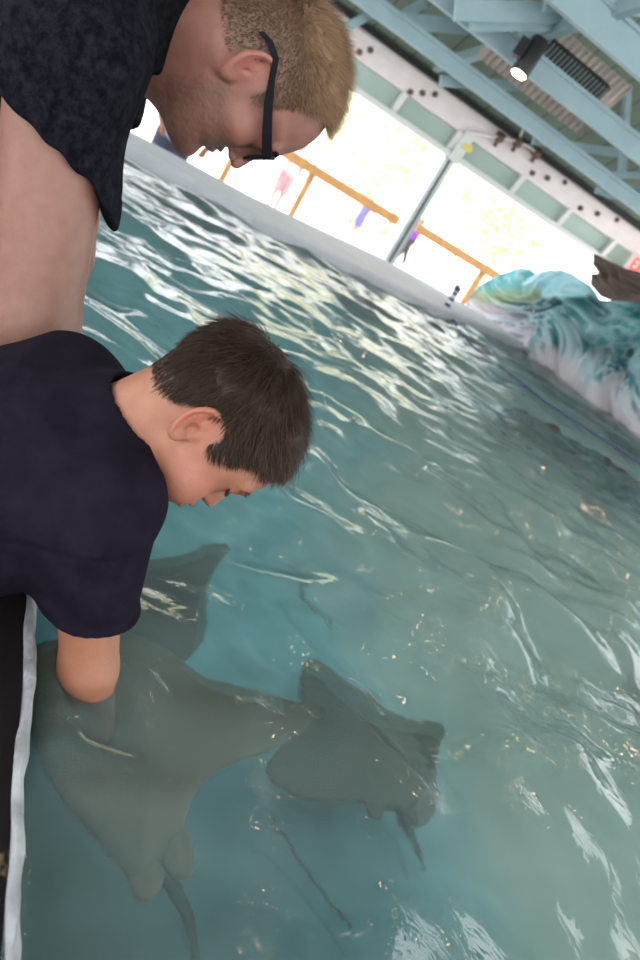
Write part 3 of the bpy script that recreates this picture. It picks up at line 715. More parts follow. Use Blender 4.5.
tr = N(nt, 'ShaderNodeMixShader'); tr.inputs[0].default_value = .88; L(nt, t0_.outputs[0], tr.inputs[1]); L(nt, rf.outputs[0], tr.inputs[2])
df = N(nt, 'ShaderNodeBsdfDiffuse'); df.inputs[0].default_value = (.30, .42, .42, 1)
mb_ = N(nt, 'ShaderNodeMixShader'); mb_.inputs[0].default_value = .20; L(nt, tr.outputs[0], mb_.inputs[1]); L(nt, df.outputs[0], mb_.inputs[2])
ms = N(nt, 'ShaderNodeMixShader'); L(nt, frn.outputs[0], ms.inputs[0]); L(nt, mb_.outputs[0], ms.inputs[1]); L(nt, gl.outputs[0], ms.inputs[2])
L(nt, ms.outputs[0], out.inputs[0]); M['water'] = m
def waves(x, y):
    r = np.random.default_rng(5); z = np.zeros_like(x)
    wx = x+.05*np.sin(3.1*y+1.)+.03*np.sin(7.3*y+x*2); wy = y+.06*np.sin(2.7*x+.5)+.03*np.sin(6.1*x-y)
    for i in range(46):
        lam = .13*(5.5)**(r.uniform(0, 1)**.8); k = 2*PI/lam; a = r.normal(PI/2+.15, .75)
        amp = .0125*lam**1.0*r.uniform(.5, 1.3); ph = r.uniform(0, 6.28)
        s = np.sin(k*(wx*math.cos(a)+wy*math.sin(a))+ph); z += amp*(s+.25*s*s-.12)
    return z
def ring(x, y, c, k, a, dec):
    d = np.hypot(x-c[0], y-c[1]); return a*np.sin(k*d+2*np.sin(3*np.arctan2(y-c[1], x-c[0])))*np.exp(-d/dec)
xs = np.concatenate([np.arange(RIMX+.001, 2.2, .012), np.arange(2.2, 7.3, .03)])
ysw = np.concatenate([np.arange(-2.6, .2, .04), np.arange(.2, 3.2, .012), np.arange(3.2, 8.8, .03)])
Xg, Yg = np.meshgrid(xs, ysw, indexing='ij'); amp = .80-.37*sstep(1.6, 4.2, np.hypot(Xg, Yg))
Zg = waves(Xg, Yg)*amp; Zg = Zg+ring(Xg, Yg, bEl[:2], 130, .006, .09); Zg *= sstep(0, .03, Xg-RIMX)
mid = np.array([(np.array(a)*.75+np.array(b)*.25) for a, b in zip(inner, outer)])
A0 = onz(512, 342); B0 = onz(640, 437); ms_ = nrm(B0-A0); mn = nrm(np.cross(ms_, (0, 0, 1)))
if mn@(CP-A0) < 0: mn = -mn
ok = (Yg < np.interp(Xg, mid[:, 0], mid[:, 1])) & (((Xg-A0[0])*mn[0]+(Yg-A0[1])*mn[1]) > -.03)
fo = ok[:-1, :-1] & ok[1:, :-1] & ok[1:, 1:] & ok[:-1, 1:]; idx = np.arange(Xg.size).reshape(Xg.shape)
Q = np.stack([idx[:-1, :-1], idx[1:, :-1], idx[1:, 1:], idx[:-1, 1:]], -1)[fo]; used = np.unique(Q); re_ = np.zeros(Xg.size, int); re_[used] = np.arange(len(used))
wat = mesh('water', np.stack([Xg, Yg, Zg], -1).reshape(-1, 3)[used], re_[Q], M['water'], None, True)
tag(wat, 'rippled teal pool water filling the touch tank', 'water', kind='stuff')

# ------------------------------------------------------------------ far opening: header, beam, posts, roof
HY = 8.0
zA = np.mean([ony(352, 92, HY)[2], ony(520, 197, HY)[2], ony(601, 254, HY)[2]])
zB = np.mean([ony(352, 63, HY)[2], ony(443, 121, HY)[2], ony(560, 196, HY)[2]])
zC = np.mean([ony(345, 23, HY)[2], ony(488, 120, HY)[2], ony(620, 211, HY)[2]])
struct(MB().box((XL, HY+.06, zA+.02), (XR, HY+.14, zB+.02)).build('wall_back', M['green_panel']))
t1 = MB().box((XL, HY-.02, zB), (XR, HY+.22, zC)).build('trim_2', M['white_beam'], bevel=.01); struct(t1)
struct(MB().box((XL, HY-.035, zC-.09), (XR, HY-.02, zC-.02)).build('trim_3', M['white_beam'], bevel=.005))
struct(MB().box((XL, HY-.05, zC), (XR, HY+.2, zC+.05)).build('trim_4', M['black_rubber']))
struct(MB().box((XL, HY-.02, zA-.035), (XR, HY+.16, zA+.02)).build('trim_5', M['white_rib'], bevel=.006))
ribx = [ony(*q, HY)[0] for q in [(393, 113), (449.5, 148.6), (514, 189), (561, 221), (605, 253)]]
step = np.mean(np.diff(ribx)); rx = [ribx[0]-step*k for k in range(6, 0, -1)]+list(ribx)+[ribx[-1]+step*k for k in (1, 2, 3)]
for x in rx: struct(MB().bar((x, HY+.03, zA), (x, HY-.03, zB+.01), .06, .05, (0, 1, 0)).build('trim_6', M['white_rib']))
for q in [(359, 52), (370, 50), (410, 92), (422, 93), (434.5, 94), (532, 173), (547, 178), (564, 182), (580, 208), (597, 213.5), (616, 219.5)]:
    c = ony(*q, HY-.02); mb = MB(); mb.tube([c+(0, .01, 0), c-(0, .025, 0)], .03, 6); mb.tube([c-(0, .02, 0), c-(0, .045, 0)], .014, 8)
    mb.build('bolt', M['bolt'], t1)
# roof boards rising from the beam, then the flat ceiling
m, nt = nmat('green_roof_boards'); out = N(nt, 'ShaderNodeOutputMaterial'); b = N(nt, 'ShaderNodeBsdfPrincipled'); b.inputs['Roughness'].default_value = .7
tc = N(nt, 'ShaderNodeTexCoord'); sp = N(nt, 'ShaderNodeSeparateXYZ'); L(nt, tc.outputs['Object'], sp.inputs[0])
mm = N(nt, 'ShaderNodeMath', operation='MULTIPLY'); L(nt, sp.outputs[0], mm.inputs[0]); mm.inputs[1].default_value = 1/.23
fr_ = N(nt, 'ShaderNodeMath', operation='FRACT'); L(nt, mm.outputs[0], fr_.inputs[0])
r = ramp(nt, fr_.outputs[0], [(0, (.07, .10, .08)), (.05, (.07, .10, .08)), (.08, (.165, .215, .165)), (1, (.18, .23, .18))])
L(nt, r.outputs[0], b.inputs['Base Color']); L(nt, b.outputs[0], out.inputs[0]); M['boards'] = m
sy, sz = 6.3, zC+.05+1.45
struct(MB().add([(XL, HY, zC+.04), (XR, HY, zC+.04), (XR, sy, sz), (XL, sy, sz), (XL, HY+.2, zC+.1), (XR, HY+.2, zC+.1), (XR, sy, sz+.12), (XL, sy, sz+.12)],
  [(0, 1, 2, 3), (7, 6, 5, 4), (0, 4, 5, 1), (1, 5, 6, 2), (2, 6, 7, 3), (3, 7, 4, 0)]).build('ceiling', M['boards']))
struct(MB().box((XL, YN, sz), (XR, sy, sz+.12)).build('ceiling', simple('pale_ceiling_paint', (.52, .62, .62), .7, noise=.1, nscale=1.5)))
def beam(nm, y, low, high, depth, k=None):
    zl = np.mean([ony(*q, y)[2] for q in low]); zh = np.mean([ony(*q, y)[2] for q in high])
    mb = MB(); t = .03
    mb.box((XL, y-depth/2, zl), (XR, y+depth/2, zl+t)); mb.box((XL, y-depth/2, zh-t), (XR, y+depth/2, zh)); mb.box((XL, y-depth/2+.02, zl+t), (XR, y+depth/2-.02, zh-t))
    struct(mb.build('trim_7', M['paint_blue'])); return zl, zh
b1 = beam('', 7.0, [(347, 0), (640, 213)], [(383, 0), (640, 194)], .06)
b2 = beam('', 6.3, [(422, 0), (640, 160)], [(475, 0), (640, 136)], .07)
b3 = beam('', 5.5, [(548, 0), (640, 82)], [(601, 0), (640, 24)], .08)
def strut(q0, q1, y0, y1, w, h): struct(MB().bar(ony(*q0, y0), ony(*q1, y1), w, h).build('trim_8', M['paint_blue']))
strut((440, 81), (660, 96), 7.35, 7.35, .04, .09)
strut((533, 140), (665, 160), 7.45, 7.45, .04, .08)
strut((596, 190), (650, 205), 7.5, 7.5, .04, .07)
strut((612, 175), (665, 175), 7.3, 7.3, .04, .07)
strut((622, 172), (632, 20), 7.15, 7.15, .06, .06)
strut((404, 21), (470, 27), 7.2, 7.2, .04, .12)
strut((395, 20), (425, 3), 7.3, 7.3, .05, .08); strut((345, 28), (375, 12), 7.5, 7.5, .05, .07)
strut((455, 10), (600, 14), 6.1, 6.1, .05, .14); strut((470, 27), (600, 26), 6.15, 6.15, .05, .06)
strut((545, 2), (700, 10), 5.9, 5.9, .05, .12)
for x in np.arange(XL+.8, XR, 2.4):      # rafters above the chords
    struct(MB().bar((x, HY-.1, zC+.1), (x, 5.2, zC+.1+.62), .06, .10).build('trim_8', M['paint_blue']))
# side posts of the building carry the roof
for x in (XL+.1, XR-.1):
    for y in (YN+.1, 2.2): struct(MB().box((x-.06, y-.06, FLOOR), (x+.06, y+.06, sz)).build('trim_9', M['paint_blue']))
# galvanised post in the opening
pf = ony(389, 262, HY+.05); pt = ony(459, 141, HY+.05); px_ = (pf[0]+pt[0])/2
post = empty('support_post', (px_, HY+.05, FLOOR), 'galvanised double-channel post between the tank curb and the pale header', 'post')
MB().box((px_-.055, HY+.02, FLOOR), (px_-.012, HY+.08, zA)).build('channel', M['galv'], post, bevel=.004)
MB().box((px_+.004, HY+.0, FLOOR), (px_+.05, HY+.08, zA)).build('channel', M['galv'], post, bevel=.004)
MB().box((px_-.012, HY+.05, FLOOR), (px_+.004, HY+.08, zA)).build('web', M['black_rubber'], post)
a0 = ony(457, 146, HY-.04); a1 = ony(470, 133, HY-.04)
MB().bar((px_, HY-.04, zA-.06), (px_+.02, HY-.05, zB+.06), .12, .03, (0, 1, 0)).build('bracket', M['white_rib'], post)
c = ony(468, 148, HY-.08); MB().box(c-(.05, .004, .03), c+(.05, .004, .03)).build('sticker', M['yellow'], post)['label'] = 'yellow warning sticker'
# pipe with fittings along the beam
pp = [ony(*q, HY-.10) for q in [(466, 133), (476, 133), (488, 136), (500, 137), (508, 139), (518, 142), (530, 147), (537, 153)]]
pipe = empty('pipe', pp[0], 'brown pipe with round fittings running along the pale beam above the post', 'pipe')
MB().tube(pp, .018, 8).build('tube', M['white_beam'], pipe, True)
for i in (3, 5, 7):
    mb = MB(); c = pp[i]; mb.tube([c-(.035, 0, 0), c+(.035, 0, 0)], .048, 12); mb.tube([c-(0, 0, .0), c+(0, 0, -.10)], .022, 8); mb.build('fitting', M['bolt'], pipe, True)
MB().tube([pp[5], ony(526, 122, HY-.10)], .012, 8).build('riser', M['white_beam'], pipe, True)

# spotlight and louvred heater under the second chord
def spot(base, axis, label, group=None, r=.075, ln=.36):
    o = empty('spotlight', base, label, 'lamp', group); ax = nrm(axis); b_ = np.array(base)
    MB().tube([b_, b_+ax*.01, b_+ax*ln*.97, b_+ax*ln], [r*.9, r, r, r*.94], 20).build('housing', M['lamp_black'], o, True)
    s_ = nrm(np.cross(ax, (0, 1, 0))); c_ = b_+ax*ln*.5-s_*r*1.35
    MB().bar(c_-ax*.07, c_+ax*.07, r*1.1, r*.9).build('bracket', M['lamp_black'], o)
    e = b_+ax*(ln+.002); MB().tube([e, e+ax*.003], r*.82, 20).build('bulb', M['bulb'], o)['label'] = 'glowing round lamp face'
    return o, e+ax*.02
M['bulb'] = emis('lamp_face', (1, .66, .42), 40)
sp_top = ony(541, 40, 6.1); sp_bot = ony(519, 74, 6.05)
so, se = spot(sp_top, sp_bot-sp_top, 'black cylinder spotlight with a lit face, hung beneath the pale blue roof beams', None, .07, float(np.linalg.norm(sp_bot-sp_top)))
def spot_light(p, d, e):
    ld = bpy.data.lights.new('spot', 'SPOT'); ld.energy = e; ld.spot_size = math.radians(80); ld.spot_blend = .6; ld.color = (1, .82, .62); ld.shadow_soft_size = .05
    lo_ = bpy.data.objects.new('spot_beam', ld); COL.objects.link(lo_); lo_.location = tuple(p); lo_.rotation_euler = Vector(d).to_track_quat('-Z', 'Y').to_euler()
spot_light(se, (sp_bot-sp_top), 30)
for x, y, z_ in ((3.2, 3.4, sz), (3.8, 3.0, sz), (4.8, 4.7, sz), (5.4, 4.4, sz), (5.9, 3.0, sz), (7.0, 4.8, sz), (6.2, 6.0, sz), (7.0, 6.9, 2.75), (7.9, 7.0, 2.65)):
    o, e = spot((x, y, z_-.05), (-.25, -.35, -1), 'black cylinder spotlight hanging from the ceiling over the pool', 'ceiling spotlights over the pool'); spot_light(e, (.1, -.15, -1), 14)
M['corr'] = simple('warm_corrugated_steel', (.55, .47, .43), .4, metal=.35, noise=.1)
ht = [ony(*q, 6.75) for q in [(497, 33), (575, 30), (620, 85), (606, 118)]]
heater = empty('heater', ony(555, 65, 6.7), 'pinkish metal heater panel with a dark louvred grille beneath the roof boards', 'heater')
hc = ony(546, 66, 6.72); ex = np.array([1., 0, 0]); ez = nrm(np.array([0, -.55, .83])); ey = np.cross(ez, ex)
n = 90; P = np.zeros((n, 2, 3))
for i in range(n):
    u = -.52+1.22*i/(n-1)
    for j, v in enumerate((-.26, .30)): P[i, j] = hc+ex*u+ez*v+ey*.012*math.sin(u*95)
grid_mesh('panel', P, M['corr'], heater, True, None, -ey*.03)
MB().box((-.26, -.07, .05), (.52, -.0, .21), np.stack([ex, ey, ez]), hc-ey*.03).build('grille', M['lamp_black'], heater)
mb = MB()
for i in range(18):
    u = -.23+.72*i/17; mb.box((u, -.085, .055), (u+.012, -.07, .205), np.stack([ex, ey, ez]), hc-ey*.03)
mb.build('louvre', M['galv'], heater)
MB().box((-.28, -.09, .02), (.54, -.0, .05), np.stack([ex, ey, ez]), hc-ey*.03).build('tray', M['white_beam'], heater)

# exit sign
M['exit_red'] = emis('exit_red_glow', (1, .08, .06), 2.2); M['exit_face'] = emis('sign_face', (1, .86, .84), 1.0)
ec = ony(633, 263, HY-.12); es = empty('exit_sign', (ec[0]+.17, HY-.12, ec[2]), 'white exit sign with glowing red letters below the header', 'sign')
x0 = ec[0]-.07; MB().box((x0, HY-.15, ec[2]-.10), (x0+.36, HY-.10, ec[2]+.11)).build('face', M['exit_face'], es, bevel=.006)
strokes = {'E': [((0, 0), (0, 1)), ((0, 0), (.6, 0)), ((0, .5), (.5, .5)), ((0, 1), (.6, 1))], 'X': [((0, 0), (.65, 1)), ((0, 1), (.65, 0))], 'I': [((.1, 0), (.1, 1))], 'T': [((.3, 0), (.3, 1)), ((0, 1), (.6, 1))]}
cx = x0+.045
for ch, w in (('E', .075), ('X', .085), ('I', .04), ('T', .07)):
    mb = MB()
    for a, b_ in strokes[ch]:
        mb.bar((cx+a[0]*.09, HY-.154, ec[2]-.06+a[1]*.12), (cx+b_[0]*.09, HY-.154, ec[2]-.06+b_[1]*.12), .008, .02, (0, 0, 1) if a[1] == b_[1] else (1, 0, 0))
    mb.build('letter', M['exit_red'], es); cx += w

# timber rail outside
def rail(q0, q1, posts, label):
    y = 9.6; z = np.mean([ony(*q0, y)[2], ony(*q1, y)[2]]); xa, xb = ony(*q0, y)[0], ony(*q1, y)[0]
    o = empty('timber_railing', (xa, y, FLOOR), label, 'railing')
    MB().box((xa, y-.05, z-.055), (xb, y+.05, z+.055)).build('top_rail', M['wood'], o, bevel=.006)
    for q in posts:
        x = ony(*q, y+.02)[0]; MB().box((x-.03, y-.03, FLOOR), (x+.03, y+.03, z-.055)).build('post', M['wood'], o)
rail((265, 146), (400, 217), [(308, 182), (236, 150)], 'honey timber railing outside, between the man\'s forehead and the metal post')
rail((415, 229), (540, 300), [(474, 284)], 'honey timber railing outside, between the metal post and the wave mural')

# striped fitting on the curb and its rope
sc0 = onz(447, 306, .07); st = empty('hose_nozzle', sc0, 'small blue and white striped fitting standing on the far curb', 'fitting')
for i in range(6):
    MB().tube([sc0+(0, 0, .028*i), sc0+(0, 0, .028*(i+1))], [.028, .028], 12).build('band', M['white_plastic'] if i % 2 else M['navy_stripe'], st, True)
MB().tube([sc0+(0, 0, .165), sc0+(-.03, -.02, .19)], [.034, .02], 10).build('cap', M['navy_stripe'], st, True)
rp = [onz(*q, .012) for q in [(449, 312), (462, 336), (480, 352), (515, 378), (545, 402), (580, 425), (615, 447), (650, 470), (700, 505)]]
rp = [sc0+(0, -.03, .02)]+rp
tag(MB().tube(rp, .007, 8).build('rope', M['rope'], None, True), 'thin navy rope floating on the water in front of the wave mural', 'rope')

# ------------------------------------------------------------------ wave mural on the end wall
A0 = onz(512, 342); B0 = onz(640, 437); ms_ = nrm(B0-A0); mn = nrm(np.cross(ms_, (0, 0, 1)))
if mn@(CP-A0) < 0: mn = -mn
def onm(px, py): r = ray(px, py); return CP+r*(((A0-CP)@mn)/(r@mn))
def mst(px, py): q = onm(px, py)-A0; return q@ms_, q[2]
top = [mst(*q) for q in [(468, 302), (472, 296), (482, 287), (494, 279), (507, 273), (522, 269), (531, 270), (534.5, 275), (537, 277), (541, 273), (550, 271), (562, 271), (573, 274), (582, 280), (588, 287), (593, 296), (600, 301), (640, 304)]]
top = [(s, z+A0[2]) for s, z in top]; top.append((top[-1][0]+3.2, top[-1][1])); T = np.array(top); T = T[np.argsort(T[:, 0])]
ss = np.arange(T[0, 0], T[-1, 0], .014); NV = 96
wA = [Wob(f, 14, 70+i) for i, f in enumerate((1.7, 4., 11., 27., 60.))]
tops = np.interp(ss, T[:, 0], T[:, 1]); vv = np.linspace(0, 1, NV)
S, Vv = np.meshgrid(ss, vv, indexing='ij'); Zm = -.25+(tops[:, None]+.25)*Vv
q = np.stack([S.ravel(), Zm.ravel()*1.1, 0*S.ravel()], 1); qs = q; 
warp = np.stack([wA[1](q)*.16, wA[1](q+3.3)*.14, 0*q[:, 0]], 1); n0 = wA[0](q+warp); n1_ = wA[2](qs+warp*1.3); n2_ = wA[3](qs+warp*2); n3_ = wA[4](qs+warp*2)
relief = (.04*n0+.035*n1_+.014*n2_).reshape(S.shape)*sstep(1., .92, Vv)*.9
Pm = A0+S[..., None]*ms_+Zm[..., None]*np.array([0, 0, 1.])+(relief+.03)[..., None]*mn; Pm[..., 2] = Zm
zl0 = mst(474, 300); zl1 = mst(640, 303); zline = np.clip(np.interp(S.ravel(), [zl0[0], zl1[0]], [zl0[1], zl1[1]])+A0[2], .1, 2); zz = Zm.ravel(); foamh = sstep(.95, .12, zz+.14*n0+.10*n1_)
teal = lerp((.008, .085, .10), (.06, .24, .26), np.clip(.5+.4*n1_+.2*n2_, 0, 1))
c = mixc(teal, (.035, .19, .20), .4*np.clip(n2_, 0, 1)); ridged = np.clip(1-np.abs(n1_+.5*n2_)*1.3, 0, 1)**2
c = mixc(c, (.44, .50, .54), np.clip((.25+.75*foamh)*(1.1*sstep(.0, .7, n2_*.55+n1_*.5+n3_*.3+foamh*.9-.45)+.4*ridged*foamh), 0, 1)*.92)
rid2 = np.clip(1-np.abs(n2_*.8+n3_*.5), 0, 1)**2; c = mixc(c, (.50, .55, .60), np.clip(foamh*rid2*.9+.25*rid2, 0, .85))
c = mixc(c, (.015, .10, .12), .6*sstep(.5, 1.2, n2_*.8-n1_*.5)*sstep(.15, .35, zz))
sb = mst(606, 352); c = mixc(c, (.06, .045, .05), .8*np.exp(-((S.ravel()-sb[0]+.08*n2_)/.16)**2-((zz-sb[1]-A0[2]+.06*n1_)/.10)**2))
c = mixc(c, (.50, .45, .49), sstep(.24, .06, zz+.06*n1_)*.85)
sN = mst(535, 277)[0]; sE = mst(593, 296)[0]
lob = sstep(-.01, .05, zz-zline+.02*n1_)
s_ = S.ravel(); left = s_ < sN; c = mixc(c, (.10, .40, .44), lob*left*.9); c = mixc(c, (.36, .66, .74), lob*(~left)*.92)
yel = sstep(.0, 1.0, wA[1](q*1.3+5)+n2_*.5)*(s_ < sN+.25)*np.exp(-((zz-zline-.04)/.09)**2); c = mixc(c, (.30, .34, .12), yel*.7)
c = mixc(c, (.7, .8, .82), .35*np.clip(n3_*.5, 0, 1)*lob)
M['mural'] = tone_mat('painted_wave_relief', .55)
mu = grid_mesh('wave_mural', Pm, M['mural'], None, True, c.reshape(S.shape+(3,)), -mn*.16)
tag(mu, 'painted turquoise breaking-wave relief with white foam on the end wall of the pool', 'mural')
# brown canvas gathered above the mural
cq = [(596, 254), (612, 262), (625, 268), (645, 273), (700, 290)]; cb = [(590, 284), (600, 296), (618, 303), (645, 305), (705, 318)]
def onm2(px, py, o): r = ray(px, py); return CP+r*(((A0-mn*o-CP)@mn)/(r@mn))
nu, nv = 90, 30; P = np.zeros((nu, nv, 3)); wc = Wob(3, 10, 90)
for i in range(nu):
    t = i/(nu-1)*(len(cq)-1); k = min(int(t), len(cq)-2); f_ = t-k
    a = np.array(cq[k])*(1-f_)+np.array(cq[k+1])*f_; b_ = np.array(cb[k])*(1-f_)+np.array(cb[k+1])*f_
    pa, pb = onm2(*a, .30), onm2(*b_, .30)
    for j in range(nv):
        v = j/(nv-1); p = pa*(1-v)+pb*v; P[i, j] = p+mn*(.07*math.sin(v*9+t*2.2)+.03*math.sin(v*21-t*5))*math.sin(PI*min(1, v*1.1+.05))
tag(grid_mesh('canvas_cover', P, M['brown_cloth'], None, True, None, -mn*.02), 'dark brown canvas gathered in folds above the wave mural', 'canvas')
# the end wall carries the mural
we = MB(); e0 = A0-ms_*(.0)-mn*.17; e1 = A0+ms_*(T[-1, 0])-mn*.17
we.bar((e0[0]+ms_[0]*-.3, e0[1]+ms_[1]*-.3, 0), (e1[0], e1[1], 0), .08, 2*.78); struct(we.build('wall_right', M['curb']))
# dark rock cluster under the surface
rk = [onz(*q, -.02) for q in [(520, 412), (545, 424), (572, 440), (600, 458), (628, 478), (655, 498)]]
wr = Wob(14, 12, 93); wr2 = Wob(40, 12, 94)
M['rock'] = simple('dark_brown_rock', (.035, .025, .022), .8, noise=.4, nscale=14, bump=.6, bscale=30)
for i, p in enumerate(rk):
    c0 = np.array([p[0], p[1], -.175]); s_r = (.12, .15, .17, .18, .18, .18)[i]
    f = lambda P_, c0=c0, s_r=s_r, i=i: ell(P_, c0, (s_r*1.05, s_r*.8, .17))+.018*wr(P_+i)+.008*wr2(P_+i)
    o = sdf_obj('rock', f, c0-(.35, .35, .3), c0+(.35, .35, .3), .02, M['rock'])
    tag(o, ['small dark rock under the water, farthest left end of the submerged row', 'second dark submerged rock from the left end of the row', 'third dark submerged rock from the left end of the row', 'fourth dark submerged rock, at the middle of the row', 'large dark submerged rock near the right edge of the photo', 'dark submerged rock cut by the right edge of the photo'][i], 'rock', 'submerged rocks before the mural')

# ------------------------------------------------------------------ stingrays
def poly_d(P, poly):
    poly = np.array(poly); n = len(poly); d = np.full(len(P), 1e9); ins = np.zeros(len(P), bool)
    for i in range(n):
        a, b_ = poly[i], poly[(i+1) % n]; ab = b_-a; t = np.clip(((P-a)@ab)/(ab@ab), 0, 1)
        d = np.minimum(d, np.linalg.norm(P-(a+t[:, None]*ab), axis=1))
        cr = ((a[1] > P[:, 1]) != (b_[1] > P[:, 1])) & (P[:, 0] < (b_[0]-a[0])*(P[:, 1]-a[1])/(b_[1]-a[1]+1e-12)+a[0]); ins ^= cr
    return np.where(ins, -d, d)
def smooth_poly(p, it=2):
    p = np.array(p, float)
    for _ in range(it): q = np.roll(p, -1, 0); p = np.stack([p*.75+q*.25, p*.25+q*.75], 1).reshape(-1, 2)
    return p
def stingray(z0, outline, fins, tail, label, col, seed, spine=None):
    """outline, fins and tail traced in the photo and laid at the animal's own depth under the surface"""
    W = lambda q: onz(*q, z0)[:2]
    poly = smooth_poly([W(q) for q in outline]); cen = poly.mean(0); wv_ = Wob(9, 8, seed)
    o = empty('stingray', (cen[0], cen[1], z0), label, 'stingray', None)
    m = simple('ray_skin', col, .55, noise=.16, nscale=7, bump=.15, bscale=50)
    sp_ = np.array([W(q) for q in spine]) if spine else None
    def f(p, poly=poly, th=1.):
        d2 = poly_d(p[:, :2], poly); zc = z0+.010*wv_(np.stack([p[:, 0], p[:, 1], 0*p[:, 0]], 1))
        t = .004+.042*th*np.sqrt(np.clip(-d2, 0, .2)/.2)
        if sp_ is not None: t = t+.020*np.exp(-(poly_line(p[:, :2], sp_)/.055)**2)*np.clip(-d2/.05, 0, 1)
        return np.maximum(np.abs(p[:, 2]-zc)-t, d2)*.8
    lo_ = np.array([*poly.min(0), z0-.13])-.02; hi_ = np.array([*poly.max(0), z0+.13])+.02
    sdf_obj('body', f, lo_, hi_, .006, m, o, None, .12)
    for fp in fins:
        pl = smooth_poly([W(q) for q in fp]); g = lambda p, pl=pl: f(p, pl, .45)
        sdf_obj('pelvic_fin', g, np.array([*pl.min(0), z0-.08])-.02, np.array([*pl.max(0), z0+.08])+.02, .004, m, o, None, .08)
    if tail:
        pts = [onz(*q, z0-.01*i) for i, q in enumerate(tail)]
        MB().tube(pts, [.010*(1-.75*i/(len(pts)-1)) for i in range(len(pts))], 8).build('tail', M['ray_tail'], o, True)
    return o
def poly_line(P, L_):
    d = np.full(len(P), 1e9)
    for a, b_ in zip(L_[:-1], L_[1:]):
        ab = b_-a; t = np.clip(((P-a)@ab)/(ab@ab), 0, 1); d = np.minimum(d, np.linalg.norm(P-(a+t[:, None]*ab), axis=1))
    return d
M['ray_tail'] = simple('dark_tail', (.03, .03, .03), .6)
stingray(-.13, [(36, 655), (34, 700), (38, 760), (62, 808), (92, 845), (116, 878), (122, 896), (135, 896), (160, 862), (172, 850), (176, 825), (190, 800), (222, 772), (262, 752), (322, 727), (284, 712), (240, 698), (205, 688), (180, 668), (150, 648), (110, 640), (70, 642)],
  [[(118, 885), (124, 912), (140, 917), (152, 905), (154, 880), (135, 868)], [(146, 846), (154, 884), (172, 898), (186, 886), (178, 840)]],
  [(160, 880), (172, 900), (184, 925), (194, 965), (198, 1000)], 'large grey-brown stingray under the boy\'s hand beside the tank wall', (.25, .17, .10), 101, [(80, 670), (110, 760), (140, 860)])
stingray(-.22, [(220, 550), (212, 575), (198, 600), (196, 640), (186, 668), (150, 690), (110, 690), (80, 660), (60, 620), (90, 585), (140, 572), (185, 562)],
  [], None, 'dark stingray wing showing beyond the boy\'s elbow, below his chin', (.10, .10, .08), 102)
stingray(-.30, [(296, 662), (322, 682), (350, 712), (385, 735), (436, 738), (441, 762), (424, 792), (412, 812), (395, 828), (372, 818), (345, 812), (310, 812), (270, 798), (246, 776), (268, 752), (296, 728), (285, 695)],
  [[(385, 812), (392, 832), (408, 842), (418, 828), (412, 805)], [(356, 808), (360, 830), (374, 836), (382, 815)]], [(386, 820), (398, 850), (408, 880)], 'grey-green stingray gliding right of the large one, at mid picture', (.13, .115, .075), 103, [(310, 690), (350, 760), (390, 815)])
stingray(-.36, [(620, 676), (650, 668), (700, 690), (720, 730), (690, 770), (655, 745), (628, 712)], [], None, 'dark stingray deep in the water at the right edge of the photo', (.03, .04, .04), 104)
def crack(pts, label):
    tag(MB().tube([onz(*q, PD+.002) for q in pts], .0035, 6).build('floor_crack', M['ray_tail'], None, True), label, 'crack')
crack([(250, 842), (252, 852), (262, 852), (290, 880), (318, 915), (350, 962)], 'thin dark crack across the pale pool floor at bottom centre')
crack([(278, 600), (288, 618), (300, 632), (318, 652)], 'short dark crack in the pool floor below the middle of the photo')

